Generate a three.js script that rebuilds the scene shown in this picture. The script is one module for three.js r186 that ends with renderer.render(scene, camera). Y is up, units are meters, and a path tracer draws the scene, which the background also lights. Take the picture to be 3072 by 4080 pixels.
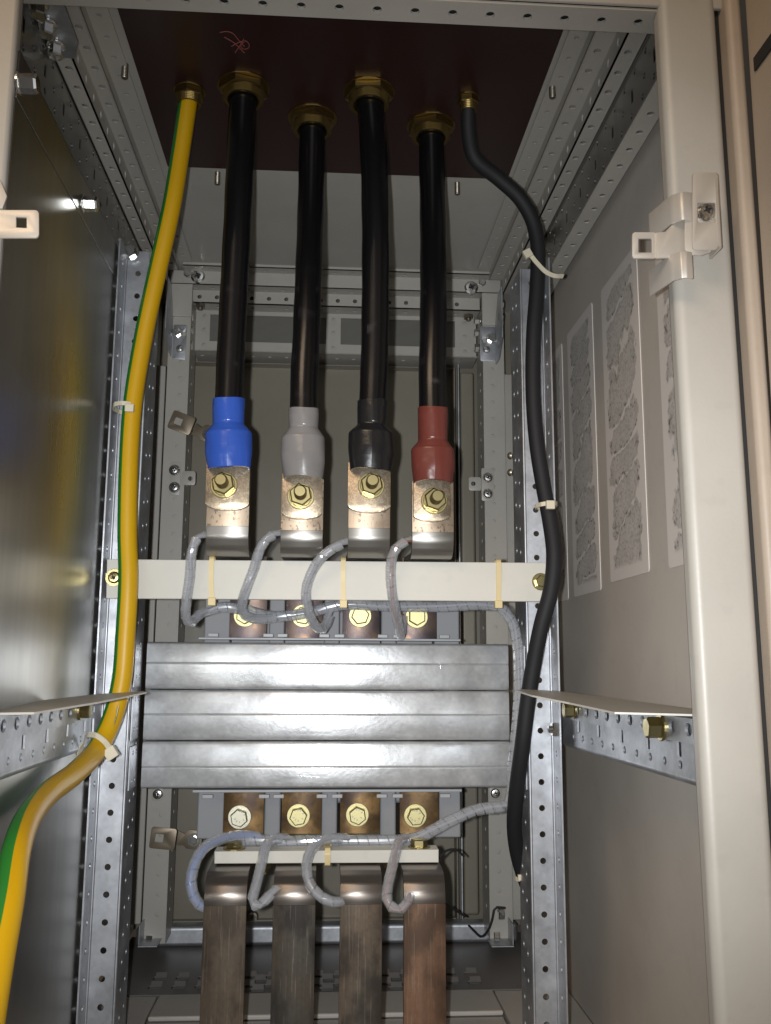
import * as THREE from 'three';
import { mergeGeometries, toCreasedNormals } from 'three/addons/utils/BufferGeometryUtils.js';
import { RoundedBoxGeometry } from 'three/addons/geometries/RoundedBoxGeometry.js';
import { RectAreaLightUniformsLib } from 'three/addons/lights/RectAreaLightUniformsLib.js';

// ---------------------------------------------------------------- camera
const EYE = 0.381;                       // lens height above the cabinet floor plate (m)
const SC = 3072 / 1666, FPX = 3681.48;   // photo scale, focal length in photo pixels
const AX = [0.99798968, 0.0155262, 0.06144542], AV = [0.00542931, -0.98690806, 0.16119246], AD = [-0.06314369, 0.16053481, 0.98500835];
const scene = new THREE.Scene();
const camera = new THREE.PerspectiveCamera(57.984, 771 / 1024, 0.02, 20);
camera.position.set(0, EYE, 0);
camera.quaternion.setFromRotationMatrix(new THREE.Matrix4().makeBasis(
  new THREE.Vector3(AX[0], AV[0], -AD[0]), new THREE.Vector3(-AX[1], -AV[1], AD[1]), new THREE.Vector3(-AX[2], -AV[2], AD[2])));
const renderer = new THREE.WebGLRenderer({ antialias: true });
renderer.setSize(771, 1024);
renderer.toneMapping = THREE.LinearToneMapping;
renderer.toneMappingExposure = 1.05;
renderer.shadowMap.enabled = true;
RectAreaLightUniformsLib.init();

// ---------------------------------------------------------------- light
scene.background = new THREE.Color().setRGB(0.030, 0.025, 0.020);   // the dim warm room round the cabinet
const flash = new THREE.SpotLight(new THREE.Color().setRGB(0.955, 0.98, 1.0), 2.15, 6, 0.73, 1.0, 2);   // the LED beside the lens
flash.position.set(-0.020, EYE + 0.002, 0.0);
flash.castShadow = true; flash.shadow.radius = 0.22; flash.shadow.camera.near = 0.05;
scene.add(flash);
const roomLamp = new THREE.RectAreaLight(new THREE.Color().setRGB(1.0, 0.76, 0.53), 6.4, 1.1, 0.5);    // ceiling lamp of the room behind the viewer
roomLamp.position.set(-0.75, EYE + 1.15, 0.75); roomLamp.lookAt(0.2, EYE + 0.1, -0.7);
scene.add(roomLamp);

// ---------------------------------------------------------------- pixel (of a 1666 x 2212 view of the photograph) to place
const ray = (u, v) => { const a = u * SC - 1536, b = v * SC - 2040, d = (k) => a * k[0] + b * k[1] + FPX * k[2]; return [d(AX), d(AV), d(AD)]; };
const world = (r, s) => new THREE.Vector3(r[0] * s, r[1] * s + EYE, -r[2] * s);
const pz = (u, v, depth) => { const r = ray(u, v); return world(r, depth / r[2]); };
const py = (u, v, h) => { const r = ray(u, v); return world(r, h / r[1]); };
const px = (u, v, x) => { const r = ray(u, v); return world(r, x / r[0]); };
const V3 = (x, y, z) => new THREE.Vector3(x, y, z);
const W = (x, h, depth) => V3(x, h + EYE, -depth);
flash.target.position.copy(pz(770, 1240, 1)); scene.add(flash.target);

// ---------------------------------------------------------------- random and noise
let seed = 7; const rnd = () => { seed = (seed * 1664525 + 1013904223) >>> 0; return seed / 4294967296; };
const hash = (x, y, s) => { let h = (x * 374761393 + y * 668265263 + s * 974634777) | 0; h = Math.imul(h ^ (h >>> 13), 1274126177); return ((h ^ (h >>> 16)) >>> 0) / 4294967296; };
function vnoise(x, y, px_, py_, s) {   // tiles with periods px_, py_
  const x0 = Math.floor(x), y0 = Math.floor(y), fx = x - x0, fy = y - y0, m = (a, n) => ((a % n) + n) % n;
  const sx = fx * fx * (3 - 2 * fx), sy = fy * fy * (3 - 2 * fy);
  const g = (i, j) => hash(m(x0 + i, px_), m(y0 + j, py_), s);
  return (g(0, 0) * (1 - sx) + g(1, 0) * sx) * (1 - sy) + (g(0, 1) * (1 - sx) + g(1, 1) * sx) * sy;
}
const fbm = (u, v, kx, ky, s, oct = 4) => { let a = 0, w = 0.5, t = 0; for (let i = 0; i < oct; i++) { a += w * vnoise(u * kx, v * ky, kx, ky, s + i); t += w; w *= 0.5; kx *= 2; ky *= 2; } return a / t; };
function tex(n, fn, metres, colour = true, my = metres) {
  const d = new Uint8Array(n * n * 4);
  for (let j = 0; j < n; j++) for (let i = 0; i < n; i++) {
    const c = fn(i / n, j / n), k = (j * n + i) * 4, a = Array.isArray(c) ? c : [c, c, c];
    for (let q = 0; q < 3; q++) d[k + q] = Math.max(0, Math.min(255, Math.round(255 * a[q])));
    d[k + 3] = 255;
  }
  const t = new THREE.DataTexture(d, n, n, THREE.RGBAFormat);
  t.wrapS = t.wrapT = THREE.RepeatWrapping; t.magFilter = THREE.LinearFilter; t.minFilter = THREE.LinearMipmapLinearFilter; t.generateMipmaps = true;
  if (colour) t.colorSpace = THREE.SRGBColorSpace;
  t.repeat.set(1 / metres, 1 / my); t.needsUpdate = true; return t;
}
const clamp = (x, a = 0, b = 1) => Math.max(a, Math.min(b, x)), step = (a, b, x) => { const t = clamp((x - a) / (b - a)); return t * t * (3 - 2 * t); };
const lin = (r, g, b) => new THREE.Color().setRGB(r, g, b);

// ---------------------------------------------------------------- materials
const peel = tex(256, (u, v) => fbm(u, v, 40, 40, 3, 2), 0.10, false);
const smudge = tex(512, (u, v) => { const a = 0.90 + 0.10 * fbm(u, v, 5, 5, 11, 5), s = fbm(u, v, 34, 34, 15, 3); return a - 0.015 * step(0.66, 0.8, s); }, 0.45);
const rough1 = tex(256, (u, v) => 0.42 + 0.22 * fbm(u, v, 8, 8, 21, 4), 0.3, false);
const spangle = tex(512, (u, v) => 0.72 + 0.2 * fbm(u, v, 10, 10, 31, 4) + 0.08 * fbm(u, v, 64, 64, 37, 2), 0.22);
const spangleR = tex(512, (u, v) => 0.36 + 0.26 * fbm(u, v, 9, 14, 41, 5), 0.22, false);
const pebble = tex(512, (u, v) => { const w = fbm(u, v, 6, 6, 45, 3); return fbm(u + 0.03 * w, v, 40, 56, 47, 4); }, 0.15, false);
const brushV = tex(512, (u, v) => 0.74 + 0.08 * fbm(u, v, 50, 2, 51, 3) + 0.18 * fbm(u, v, 5, 4, 55, 5), 0.6);
const brushVR = tex(512, (u, v) => 0.19 + 0.06 * fbm(u, v, 60, 3, 57, 3) + 0.20 * fbm(u, v, 4, 3, 59, 5), 0.6, false);
const hammer = tex(512, (u, v) => fbm(u, v, 64, 64, 61, 3), 0.032, false);
const mix3 = (a, b, t) => a.map((x, i) => x * (1 - t) + b[i] * t);
const tinStreak = tex(512, (u, v) => { const sx = fbm(u, v, 90, 5, 71, 3), p = fbm(u, v, 7, 7, 73, 5), q = step(0.64, 0.76, fbm(u, v, 70, 40, 75, 3)); let c = mix3([0.80, 0.72, 0.63], [0.88, 0.82, 0.75], 0.5 * sx + 0.5 * p); c = mix3(c, [0.66, 0.58, 0.50], 0.6 * step(0.45, 0.75, p)); return mix3(c, [0.42, 0.36, 0.31], 0.55 * q); }, 0.12);
const lugTex = tex(512, (u, v) => { const g = fbm(u, v, 70, 70, 191, 2), p = fbm(u, v, 6, 6, 195, 4), k = step(0.42, 0.60, g); let c = mix3([0.70, 0.645, 0.57], [0.82, 0.765, 0.685], k); return mix3(c, [0.60, 0.54, 0.48], 0.55 * step(0.45, 0.7, p)); }, 0.075);
const oxide = (base, alt, dark, sd) => tex(512, (u, v) => { const st = fbm(u, v, 120, 2, sd, 3), p = fbm(u, v, 4, 3, sd + 3, 6), q = fbm(u, v, 9, 5, sd + 7, 6), gr = fbm(u, v, 90, 70, sd + 11, 2); let c = mix3(base, alt, step(0.25, 0.75, p)); c = mix3(c, dark, 0.72 * step(0.44, 0.70, q)); c = mix3(c, [0.74, 0.68, 0.60], 0.35 * step(0.66, 0.78, fbm(u, v, 150, 6, sd + 15, 2))); c = mix3(c, dark, 0.30 * (st - 0.3) + 0.22 * gr); return c; }, 0.19);
const oxGrey = oxide([0.50, 0.43, 0.36], [0.45, 0.43, 0.38], [0.25, 0.23, 0.21], 81), oxBrown = oxide([0.50, 0.44, 0.37], [0.46, 0.41, 0.35], [0.28, 0.245, 0.21], 101), oxCopper = oxide([0.60, 0.46, 0.36], [0.53, 0.43, 0.35], [0.34, 0.27, 0.22], 121), oxOlive = oxide([0.42, 0.38, 0.33], [0.38, 0.37, 0.34], [0.20, 0.19, 0.18], 141);
const bronze = tex(512, (u, v) => { const p = fbm(u, v, 6, 6, 161, 5), q = fbm(u, v, 34, 34, 165, 3); const c = mix3([0.38, 0.30, 0.20], [0.54, 0.43, 0.28], step(0.35, 0.7, p)); return mix3(c, [0.22, 0.18, 0.18], 0.7 * step(0.45, 0.75, fbm(u, v, 4, 5, 169, 5)) + 0.25 * step(0.6, 0.8, q)); }, 0.10);
const patina = tex(512, (u, v) => { const p = fbm(u, v, 6, 6, 171, 5), q = fbm(u, v, 34, 34, 175, 3); const c = mix3([0.33, 0.29, 0.30], [0.42, 0.36, 0.33], step(0.35, 0.7, p)); return mix3(c, [0.66, 0.50, 0.36], 0.8 * step(0.52, 0.72, fbm(u, v, 5, 5, 179, 5)) * (0.4 + 0.6 * q)); }, 0.11);
const cableMark = tex(512, (u, v) => { const s = step(0.68, 0.84, fbm(u, v, 30, 60, 181, 3)) * step(0.5, 0.62, fbm(u, v, 4, 6, 185, 3)); return mix3([0.075, 0.072, 0.076], [0.34, 0.32, 0.32], 0.7 * s); }, 1);
const residues = [0, 1, 2].map((k) => tex(512, (u, v) => {   // one strip: pale rim, worn grey inside, slanting pale scallops, dark crumbs
  const w = fbm(u, v, 5, 14, 203 + k, 4) - 0.5, w2 = fbm(u, v, 16, 40, 223 + k, 3) - 0.5, ph = v * (6.5 + k * 0.6) + 0.75 * (u - 0.5) + 0.55 * w + 0.35 * Math.sin(v * 11 + k * 2), c0 = Math.floor(ph), f = ph - c0;
  const du = Math.abs(u - 0.5 + 0.10 * w) / (0.385 + 0.03 * (hash(c0 + 50, k, 3) - 0.5)), dv = Math.abs(f - 0.5) / (0.47 + 0.10 * (hash(c0 + 50, k, 7) - 0.4)), q = Math.pow(du ** 4 + dv ** 4, 0.25) + 0.30 * w2;
  const end = step(0.03, 0.05, Math.min(v, 1 - v)), m = (1 - step(0.92, 1.04, q)) * end, rim = step(0.70, 0.92, q) * m, g = fbm(u, v, 60, 190, 207 + k, 2), p = fbm(u, v, 7, 21, 241 + k, 4), bl = fbm(u, v, 34, 100, 209 + k, 3);
  let c = mix3([0.86, 0.835, 0.81], mix3([0.81, 0.785, 0.76], [0.73, 0.71, 0.69], p), m);
  c = mix3(c, [0.53, 0.515, 0.50], m * (0.38 * step(0.45, 0.8, g) + 0.16 * rim));
  return mix3(c, [0.27, 0.255, 0.245], clamp(0.5 * rim * step(0.60, 0.74, bl) + 0.22 * m * step(0.68, 0.8, bl)));
}, 1));
const residueB = tex(256, (u, v) => 0.5 + 0.35 * Math.sin(v * Math.PI * 2 * 110) + 0.15 * fbm(u, v, 64, 64, 215, 2), 1, false);
const mesh = tex(256, (u, v) => { const k = 32, x = u * k + (Math.floor(v * k) % 2) * 0.5, y = v * k, dx = x - Math.floor(x) - 0.5, dy = y - Math.floor(y) - 0.5; return dx * dx + dy * dy < 0.085 ? 0.16 : 0.60; }, 0.055);
const shrinkB = tex(256, (u, v) => fbm(u, v, 6, 6, 401, 3), 0.05, false);
const M = {};
const mat = (k, o) => { const { c, ...r } = o; M[k] = new THREE[r.phys ? 'MeshPhysicalMaterial' : 'MeshStandardMaterial']((delete r.phys, { color: c, side: THREE.DoubleSide, ...r })); M[k].name = k; return M[k]; };
mat('paint', { c: lin(0.515, 0.49, 0.44), map: smudge, roughness: 0.42, bumpMap: peel, bumpScale: 0.00006 });
mat('panel', { c: lin(0.58, 0.535, 0.48), map: smudge, roughness: 0.5, bumpMap: peel, bumpScale: 0.00006 });
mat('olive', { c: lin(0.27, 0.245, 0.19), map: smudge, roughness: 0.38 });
mat('steel', { c: lin(0.70, 0.72, 0.76), map: spangle, roughnessMap: spangleR, roughness: 1, metalness: 0.92, bumpMap: spangleR, bumpScale: 0.00008 });
mat('embossed', { phys: true, clearcoat: 0.55, clearcoatRoughness: 0.15, c: lin(0.96, 0.98, 1.0), map: spangle, roughnessMap: spangleR, roughness: 0.70, metalness: 0.62, bumpMap: pebble, bumpScale: 0.00009 });
mat('sheet', { c: lin(0.66, 0.65, 0.62), map: brushV, roughnessMap: brushVR, roughness: 1, metalness: 1 });
mat('zinc', { c: lin(0.82, 0.82, 0.80), roughness: 0.22, metalness: 1 });
mat('latch', { c: lin(0.74, 0.69, 0.62), map: smudge, roughnessMap: rough1, roughness: 0.9, metalness: 0.55 });
mat('yellowzinc', { c: lin(0.47, 0.40, 0.20), roughness: 0.30, metalness: 1 });
mat('brass', { c: lin(0.31, 0.22, 0.08), roughness: 0.42, metalness: 1, map: smudge });
mat('phenolic', { c: lin(0.031, 0.0112, 0.0102), roughness: 0.38, map: smudge });
mat('chalk', { c: lin(0.30, 0.085, 0.07), roughness: 0.9 });
mat('cable', { c: lin(0.85, 0.85, 0.9), map: cableMark, roughness: 0.27 });
mat('rubber', { c: lin(0.009, 0.009, 0.011), roughness: 0.68, map: smudge });
mat('sleeveBlue', { c: lin(0.035, 0.105, 0.50), roughness: 0.26, bumpMap: shrinkB, bumpScale: 0.00022, map: smudge });
mat('sleeveGrey', { c: lin(0.25, 0.24, 0.235), roughness: 0.26, bumpMap: shrinkB, bumpScale: 0.00022, map: smudge });
mat('sleeveBlack', { c: lin(0.016, 0.016, 0.017), roughness: 0.26, bumpMap: shrinkB, bumpScale: 0.00022, map: smudge });
mat('sleeveBrown', { c: lin(0.165, 0.042, 0.032), roughness: 0.26, bumpMap: shrinkB, bumpScale: 0.00022, map: smudge });
mat('lug', { c: lin(0.74, 0.72, 0.68), map: lugTex, roughness: 0.38, metalness: 0.9, bumpMap: hammer, bumpScale: 0.00009 });
mat('tin', { c: lin(0.82, 0.81, 0.79), map: tinStreak, roughness: 0.42, metalness: 0.85 });
mat('latchDark', { c: lin(0.30, 0.245, 0.18), map: smudge, roughness: 0.45, metalness: 0.6 });
mat('zincHead', { c: lin(0.48, 0.46, 0.36), roughness: 0.45, metalness: 1, bumpMap: hammer, bumpScale: 0.00006 });
mat('boltHead', { c: lin(0.50, 0.45, 0.24), roughness: 0.48, metalness: 1, bumpMap: hammer, bumpScale: 0.00006 });
mat('bend', { c: lin(0.33, 0.315, 0.29), roughness: 0.36, metalness: 0.85, map: smudge });
mat('bendBrown', { c: lin(0.19, 0.165, 0.145), roughness: 0.32, metalness: 0.8, map: smudge });
mat('floorgrey', { c: lin(0.20, 0.185, 0.175), roughness: 0.42, map: smudge });
mat('patina', { c: lin(1, 1, 1), map: patina, roughness: 0.40, metalness: 0.7, bumpMap: hammer, bumpScale: 0.0001 });
mat('bronze', { c: lin(1, 1, 1), map: bronze, roughness: 0.40, metalness: 0.7, bumpMap: hammer, bumpScale: 0.00005 });
for (const [k, t] of [['oxGrey', oxGrey], ['oxBrown', oxBrown], ['oxCopper', oxCopper], ['oxOlive', oxOlive]]) mat(k, { c: lin(0.80, 0.81, 0.84), map: t, roughness: 0.46, metalness: 0.55 });
mat('insulator', { c: lin(0.675, 0.655, 0.59), map: smudge, roughness: 0.5 });
mat('tie', { c: lin(0.66, 0.60, 0.46), roughness: 0.45 });
mat('tieAmber', { c: lin(0.66, 0.53, 0.27), roughness: 0.45 });
mat('wrap', { phys: true, c: lin(0.92, 0.93, 0.95), roughness: 0.13, transmission: 0.86, thickness: 0, ior: 1.45 });
mat('wireGrey', { c: lin(0.26, 0.26, 0.28), roughness: 0.45 });
mat('wireBlue', { c: lin(0.09, 0.17, 0.40), roughness: 0.45 });
mat('wireBrown', { c: lin(0.24, 0.12, 0.09), roughness: 0.45 });
mat('wireBlack', { c: lin(0.03, 0.03, 0.032), roughness: 0.45 });
mat('breaker', { c: lin(0.27, 0.275, 0.29), roughness: 0.55, map: smudge });
mat('lip', { c: lin(0.36, 0.365, 0.375), roughness: 0.4 });
residues.forEach((t, k) => mat('residue' + k, { c: lin(1, 1, 1), map: t, roughness: 0.6, bumpMap: residueB, bumpScale: 0.00010 }));
mat('mesh', { c: lin(0.72, 0.70, 0.62), map: mesh, roughness: 0.5 });
mat('seal', { c: lin(0.02, 0.02, 0.02), roughness: 0.7 });
mat('beige', { c: lin(0.52, 0.435, 0.35), map: smudge, roughness: 0.45, bumpMap: peel, bumpScale: 0.00006 });
mat('stud', { c: lin(0.30, 0.27, 0.22), roughness: 0.4, metalness: 0.9 });

// ---------------------------------------------------------------- bookkeeping
const used = {};
const numbered = (n) => { const k = used[n] = (used[n] ?? -1) + 1; return k ? `${n}_${String(k).padStart(3, '0')}` : n; };
function thing(name, label, category, at = V3(0, 0, 0), group) {
  const o = new THREE.Group(); o.name = numbered(name); o.position.copy(at); o.userData = { label, category }; if (group) o.userData.group = group;
  scene.add(o); return o;
}
const struct = (name) => { const o = new THREE.Group(); o.name = name; o.userData = { kind: 'structure' }; scene.add(o); return o; };
function metreUV(g) {   // box-projected uv in metres
  g = g.index ? g.toNonIndexed() : g; const p = g.attributes.position, uv = new Float32Array(p.count * 2), a = V3(), b = V3(), c = V3(), n = V3();
  for (let i = 0; i < p.count; i += 3) {
    a.fromBufferAttribute(p, i); b.fromBufferAttribute(p, i + 1); c.fromBufferAttribute(p, i + 2); n.copy(b).sub(a).cross(c.clone().sub(a));
    const ax = Math.abs(n.x), ay = Math.abs(n.y), az = Math.abs(n.z);
    [a, b, c].forEach((q, k) => { const [s, t] = az >= ax && az >= ay ? [q.x, q.y] : ax >= ay ? [q.z, q.y] : [q.x, q.z]; uv[(i + k) * 2] = s; uv[(i + k) * 2 + 1] = t; });
  }
  g.setAttribute('uv', new THREE.BufferAttribute(uv, 2)); return g;
}
// geometries come in world coordinates; the parent may stand anywhere
function part(name, geos, m, parent, { keepUV = false, label } = {}) {
  let gs = (Array.isArray(geos) ? geos : [geos]).map((g) => { g = g.index ? g.toNonIndexed() : g; for (const k of Object.keys(g.attributes)) if (!['position', 'normal', 'uv'].includes(k)) g.deleteAttribute(k); g.clearGroups?.(); return g; });
  let g = gs.length > 1 ? mergeGeometries(gs) : gs[0];
  if (!keepUV) g = metreUV(g);
  const o = new THREE.Mesh(g, m); o.name = name; o.castShadow = o.receiveShadow = true; if (label) o.userData.label = label;
  parent.updateWorldMatrix(true, false); g.applyMatrix4(parent.matrixWorld.clone().invert());
  parent.add(o); return o;
}
// ---------------------------------------------------------------- shapes
const circle = (x, y, r) => ({ x, y, r }), slot = (x, y, w, h) => ({ x, y, w, h });
function sheet(outline, holes, t, O, U, V, bevel = 0) {   // a plate: outline in metres along U, V from O; front face towards U x V
  const s = new THREE.Shape(outline.map(([a, b]) => new THREE.Vector2(a, b)));
  for (const q of holes) {
    const p = new THREE.Path();
    if (q.r) p.absellipse(q.x, q.y, q.r, q.ry ?? q.r, 0, Math.PI * 2, true);
    else if (q.pts) p.setFromPoints(q.pts.map(([a, b]) => new THREE.Vector2(a, b)));
    else { const { x, y, w, h } = q; p.moveTo(x - w / 2, y - h / 2); p.lineTo(x - w / 2, y + h / 2); p.lineTo(x + w / 2, y + h / 2); p.lineTo(x + w / 2, y - h / 2); p.closePath(); }
    s.holes.push(p);
  }
  const g = new THREE.ExtrudeGeometry(s, { depth: t - 2 * bevel, bevelEnabled: bevel > 0, bevelThickness: bevel, bevelSize: bevel, bevelOffset: -bevel, bevelSegments: 2, curveSegments: 8 });
  g.translate(0, 0, -t + bevel);
  const N = V3().crossVectors(U, V).normalize();
  return g.applyMatrix4(new THREE.Matrix4().makeBasis(U.clone().normalize(), V.clone().normalize(), N).setPosition(O));
}
const rect = (a, b, c, d) => [[a, b], [c, b], [c, d], [a, d]];
function rrect(a, b, c, d, r, n = 5) { const o = []; for (const [cx, cy, s] of [[c - r, b + r, -0.5], [c - r, d - r, 0], [a + r, d - r, 0.5], [a + r, b + r, 1]]) for (let i = 0; i <= n; i++) { const t = (s + 0.5 * i / n) * Math.PI; o.push([cx + r * Math.cos(t), cy + r * Math.sin(t)]); } return o; }
const ex = V3(1, 0, 0), ey = V3(0, 1, 0), ez = V3(0, 0, 1), neg = (v) => v.clone().negate();
const range = (a, b, s) => { const o = []; for (let x = a; x <= b + 1e-9; x += s) o.push(x); return o; };
const box = (x0, x1, h0, h1, d0, d1, r = 0.0015) => { const w = x1 - x0, h = h1 - h0, d = d1 - d0, g = new RoundedBoxGeometry(w, h, d, 2, Math.min(r, w / 2.1, h / 2.1, d / 2.1)); g.translate((x0 + x1) / 2, (h0 + h1) / 2 + EYE, -(d0 + d1) / 2); return g; };
function fillet(pts, R, n = 6) {   // 2-D polyline with rounded corners
  const o = [pts[0]];
  for (let i = 1; i < pts.length - 1; i++) {
    const P = new THREE.Vector2(...pts[i]), a = new THREE.Vector2(...pts[i - 1]).sub(P), b = new THREE.Vector2(...pts[i + 1]).sub(P), la = a.length(), lb = b.length(); a.normalize(); b.normalize();
    const ang = Math.acos(clamp(a.dot(b), -1, 1)), r = Array.isArray(R) ? R[i - 1] : R, t = Math.min(r / Math.tan(ang / 2), la * (i === 1 ? 0.93 : 0.49), lb * (i === pts.length - 2 ? 0.93 : 0.49)), s = P.clone().addScaledVector(a, t), e = P.clone().addScaledVector(b, t);
    o.push([s.x + a.x * t * 0.06, s.y + a.y * t * 0.06]); for (let k = 0; k <= n; k++) { const q = k / n; o.push([(1 - q) ** 2 * s.x + 2 * q * (1 - q) * P.x + q * q * e.x, (1 - q) ** 2 * s.y + 2 * q * (1 - q) * P.y + q * q * e.y]); }
    o.push([e.x + b.x * t * 0.06, e.y + b.y * t * 0.06]);
  }
  o.push(pts.at(-1)); return o;
}
function thicken(line, t) { const L = [], Rr = []; for (let i = 0; i < line.length; i++) { const a = line[Math.max(0, i - 1)], b = line[Math.min(line.length - 1, i + 1)], dx = b[0] - a[0], dy = b[1] - a[1], l = Math.hypot(dx, dy) || 1; L.push([line[i][0] - dy / l * t / 2, line[i][1] + dx / l * t / 2]); Rr.push([line[i][0] + dy / l * t / 2, line[i][1] - dx / l * t / 2]); } return [...L, ...Rr.reverse()]; }
function strip(line, t, width, O, U, V, bevel = 0.0006) {   // a bent strip: its side view along U, V; its width across
  let o = thicken(line, t), A = 0; for (let i = 0; i < o.length; i++) { const [x, y] = o[i], [p, q] = o[(i + 1) % o.length]; A += x * q - p * y; } if (A < 0) o.reverse();
  const N = V3().crossVectors(U, V).normalize();
  return toCreasedNormals(sheet(o, [], width, O.clone().addScaledVector(N, width / 2), U, V, bevel), 0.6);
}
function sweep(pts, rad, { n = 14, seg = 0, ref = neg(ex), cap = true, curve, twist } = {}) {   // a tube with a fixed seam direction; uv = (turn, metres)
  const c = curve ?? new THREE.CatmullRomCurve3(pts, false, 'centripetal'), len = c.getLength(), m = seg || Math.max(8, Math.ceil(len / 0.006));
  const pos = [], nor = [], uv = [], idx = [], R = typeof rad === 'function' ? rad : () => rad;
  for (let i = 0; i <= m; i++) {
    const t = i / m, P = c.getPointAt(t), T = c.getTangentAt(t), a = ref.clone().addScaledVector(T, -ref.dot(T)).normalize(), b = V3().crossVectors(T, a), r = R(t, t * len), tw = twist ? twist(t) : 0;
    for (let k = 0; k <= n; k++) { const q = k / n * Math.PI * 2 - tw, d = a.clone().multiplyScalar(Math.cos(q)).addScaledVector(b, Math.sin(q)); pos.push(P.x + d.x * r, P.y + d.y * r, P.z + d.z * r); nor.push(d.x, d.y, d.z); uv.push(k / n, t * len); }
  }
  for (let i = 0; i < m; i++) for (let k = 0; k < n; k++) { const a = i * (n + 1) + k, b = a + n + 1; idx.push(a, a + 1, b, b, a + 1, b + 1); }
  if (cap) for (const [i, s] of [[0, -1], [m, 1]]) { const P = c.getPointAt(i / m), T = c.getTangentAt(i / m), o = pos.length / 3; pos.push(P.x, P.y, P.z); nor.push(T.x * s, T.y * s, T.z * s); uv.push(0.5, 0); for (let k = 0; k <= n; k++) { const q = (i * (n + 1) + k) * 3; pos.push(pos[q], pos[q + 1], pos[q + 2]); nor.push(T.x * s, T.y * s, T.z * s); uv.push(k / n, 0); } for (let k = 0; k < n; k++) s < 0 ? idx.push(o, o + 2 + k, o + 1 + k) : idx.push(o, o + 1 + k, o + 2 + k); }
  const g = new THREE.BufferGeometry(); g.setAttribute('position', new THREE.Float32BufferAttribute(pos, 3)); g.setAttribute('normal', new THREE.Float32BufferAttribute(nor, 3)); g.setAttribute('uv', new THREE.Float32BufferAttribute(uv, 2)); g.setIndex(idx); return g;
}
function helix(pts, r, pitch, fill, t = 0.0007) {   // spiral wrap: a flat ribbon wound round a path
  const c = new THREE.CatmullRomCurve3(pts, false, 'centripetal'), len = c.getLength(), turns = len / pitch, m = Math.ceil(turns * 16), pos = [], idx = [], w = pitch * fill;
  for (let i = 0; i <= m; i++) {
    const s = i / m * (len - w), q = i / m * turns * Math.PI * 2;
    for (const [e, rr] of [[0, r], [w, r], [w, r - t], [0, r - t]]) {
      const u = clamp((s + e) / len), P = c.getPointAt(u), T = c.getTangentAt(u), a = V3(0.3, 0.2, 1).addScaledVector(T, -V3(0.3, 0.2, 1).dot(T)).normalize(), b = V3().crossVectors(T, a);
      P.addScaledVector(a, Math.cos(q) * rr).addScaledVector(b, Math.sin(q) * rr); pos.push(P.x, P.y, P.z);
    }
  }
  for (let i = 0; i < m; i++) for (let k = 0; k < 4; k++) { const a = i * 4 + k, b = i * 4 + (k + 1) % 4; idx.push(a, b, a + 4, b, b + 4, a + 4); }
  const g = new THREE.BufferGeometry(); g.setAttribute('position', new THREE.Float32BufferAttribute(pos, 3)); g.setIndex(idx); g.computeVertexNormals(); g.setAttribute('uv', new THREE.Float32BufferAttribute(new Float32Array(pos.length / 3 * 2), 2)); return toCreasedNormals(g, 0.7);
}
const lathe = (prof, n = 24) => new THREE.LatheGeometry(prof.map(([r, y]) => new THREE.Vector2(Math.max(r, 1e-5), y)), n);
const flat = (g) => { g = g.toNonIndexed(); g.computeVertexNormals(); return g; };
const aim = (g, at, axis, roll = 0) => g.applyMatrix4(new THREE.Matrix4().compose(at, new THREE.Quaternion().setFromUnitVectors(ey, axis.clone().normalize()).multiply(new THREE.Quaternion().setFromAxisAngle(ey, roll)), V3(1, 1, 1)));
const hexGeo = (r, h) => flat(lathe([[0, 0], [r * 0.96, 0], [r, h * 0.08], [r, h * 0.86], [r * 0.88, h], [0, h]], 6));
const washerGeo = (ri, ro, h) => toCreasedNormals(lathe([[ri, 0], [ro, 0], [ro, h * 0.8], [ro - h * 0.2, h], [ri, h]], 28), 0.5);
const threadGeo = (r, l, pitch = 0.0015) => { const p = [[0, 0], [r, 0]]; for (let y = pitch / 2; y < l - pitch; y += pitch) p.push([r, y], [r * 0.88, y + pitch / 2]); p.push([r * 0.95, l - pitch / 2], [r * 0.8, l], [0, l]); return flat(lathe(p, 18)); };

// parts of one bolt, standing at `at` and pointing along `axis`
function bolt(name, label, at, axis, { r = 0.006, h = 0.006, wr = 0, wh = 0.0015, m = M.zinc, roll = 0, stud = 0, sr = 0.004, dome = false, cross = false, group } = {}) {
  const o = thing(name, label, dome || cross ? 'screw' : 'bolt', at, group); let y = 0;
  const up = (s) => at.clone().addScaledVector(axis.clone().normalize(), s);
  if (wr) { part('washer', aim(washerGeo(0.002, wr, wh), up(0), axis), m, o); y = wh; }
  let hd; if (dome || cross) hd = part('head', aim(toCreasedNormals(lathe([[0, 0], [r, 0], [r * 0.97, h * 0.35], [r * 0.75, h * 0.75], [r * 0.42, h * 0.96], ...(cross ? [[r * 0.38, h * 0.96], [r * 0.2, h * 0.5], [0, h * 0.4]] : [[0, h]])], 20), 0.5), up(y), axis), m, o);
  else hd = part('head', aim(hexGeo(r, h), up(y), axis, roll), m, o);
  if (cross) part('cross_recess', [aim(new THREE.BoxGeometry(r * 0.95, 0.0004, r * 0.2), up(y + h * 0.93), axis, 0.4), aim(new THREE.BoxGeometry(r * 0.2, 0.0004, r * 0.95), up(y + h * 0.945), axis, 0.4)], M.seal, hd);
  if (stud) part('thread', aim(threadGeo(sr, stud), up(y + h * 0.9), axis), m, o);
  return o;
}

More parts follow.
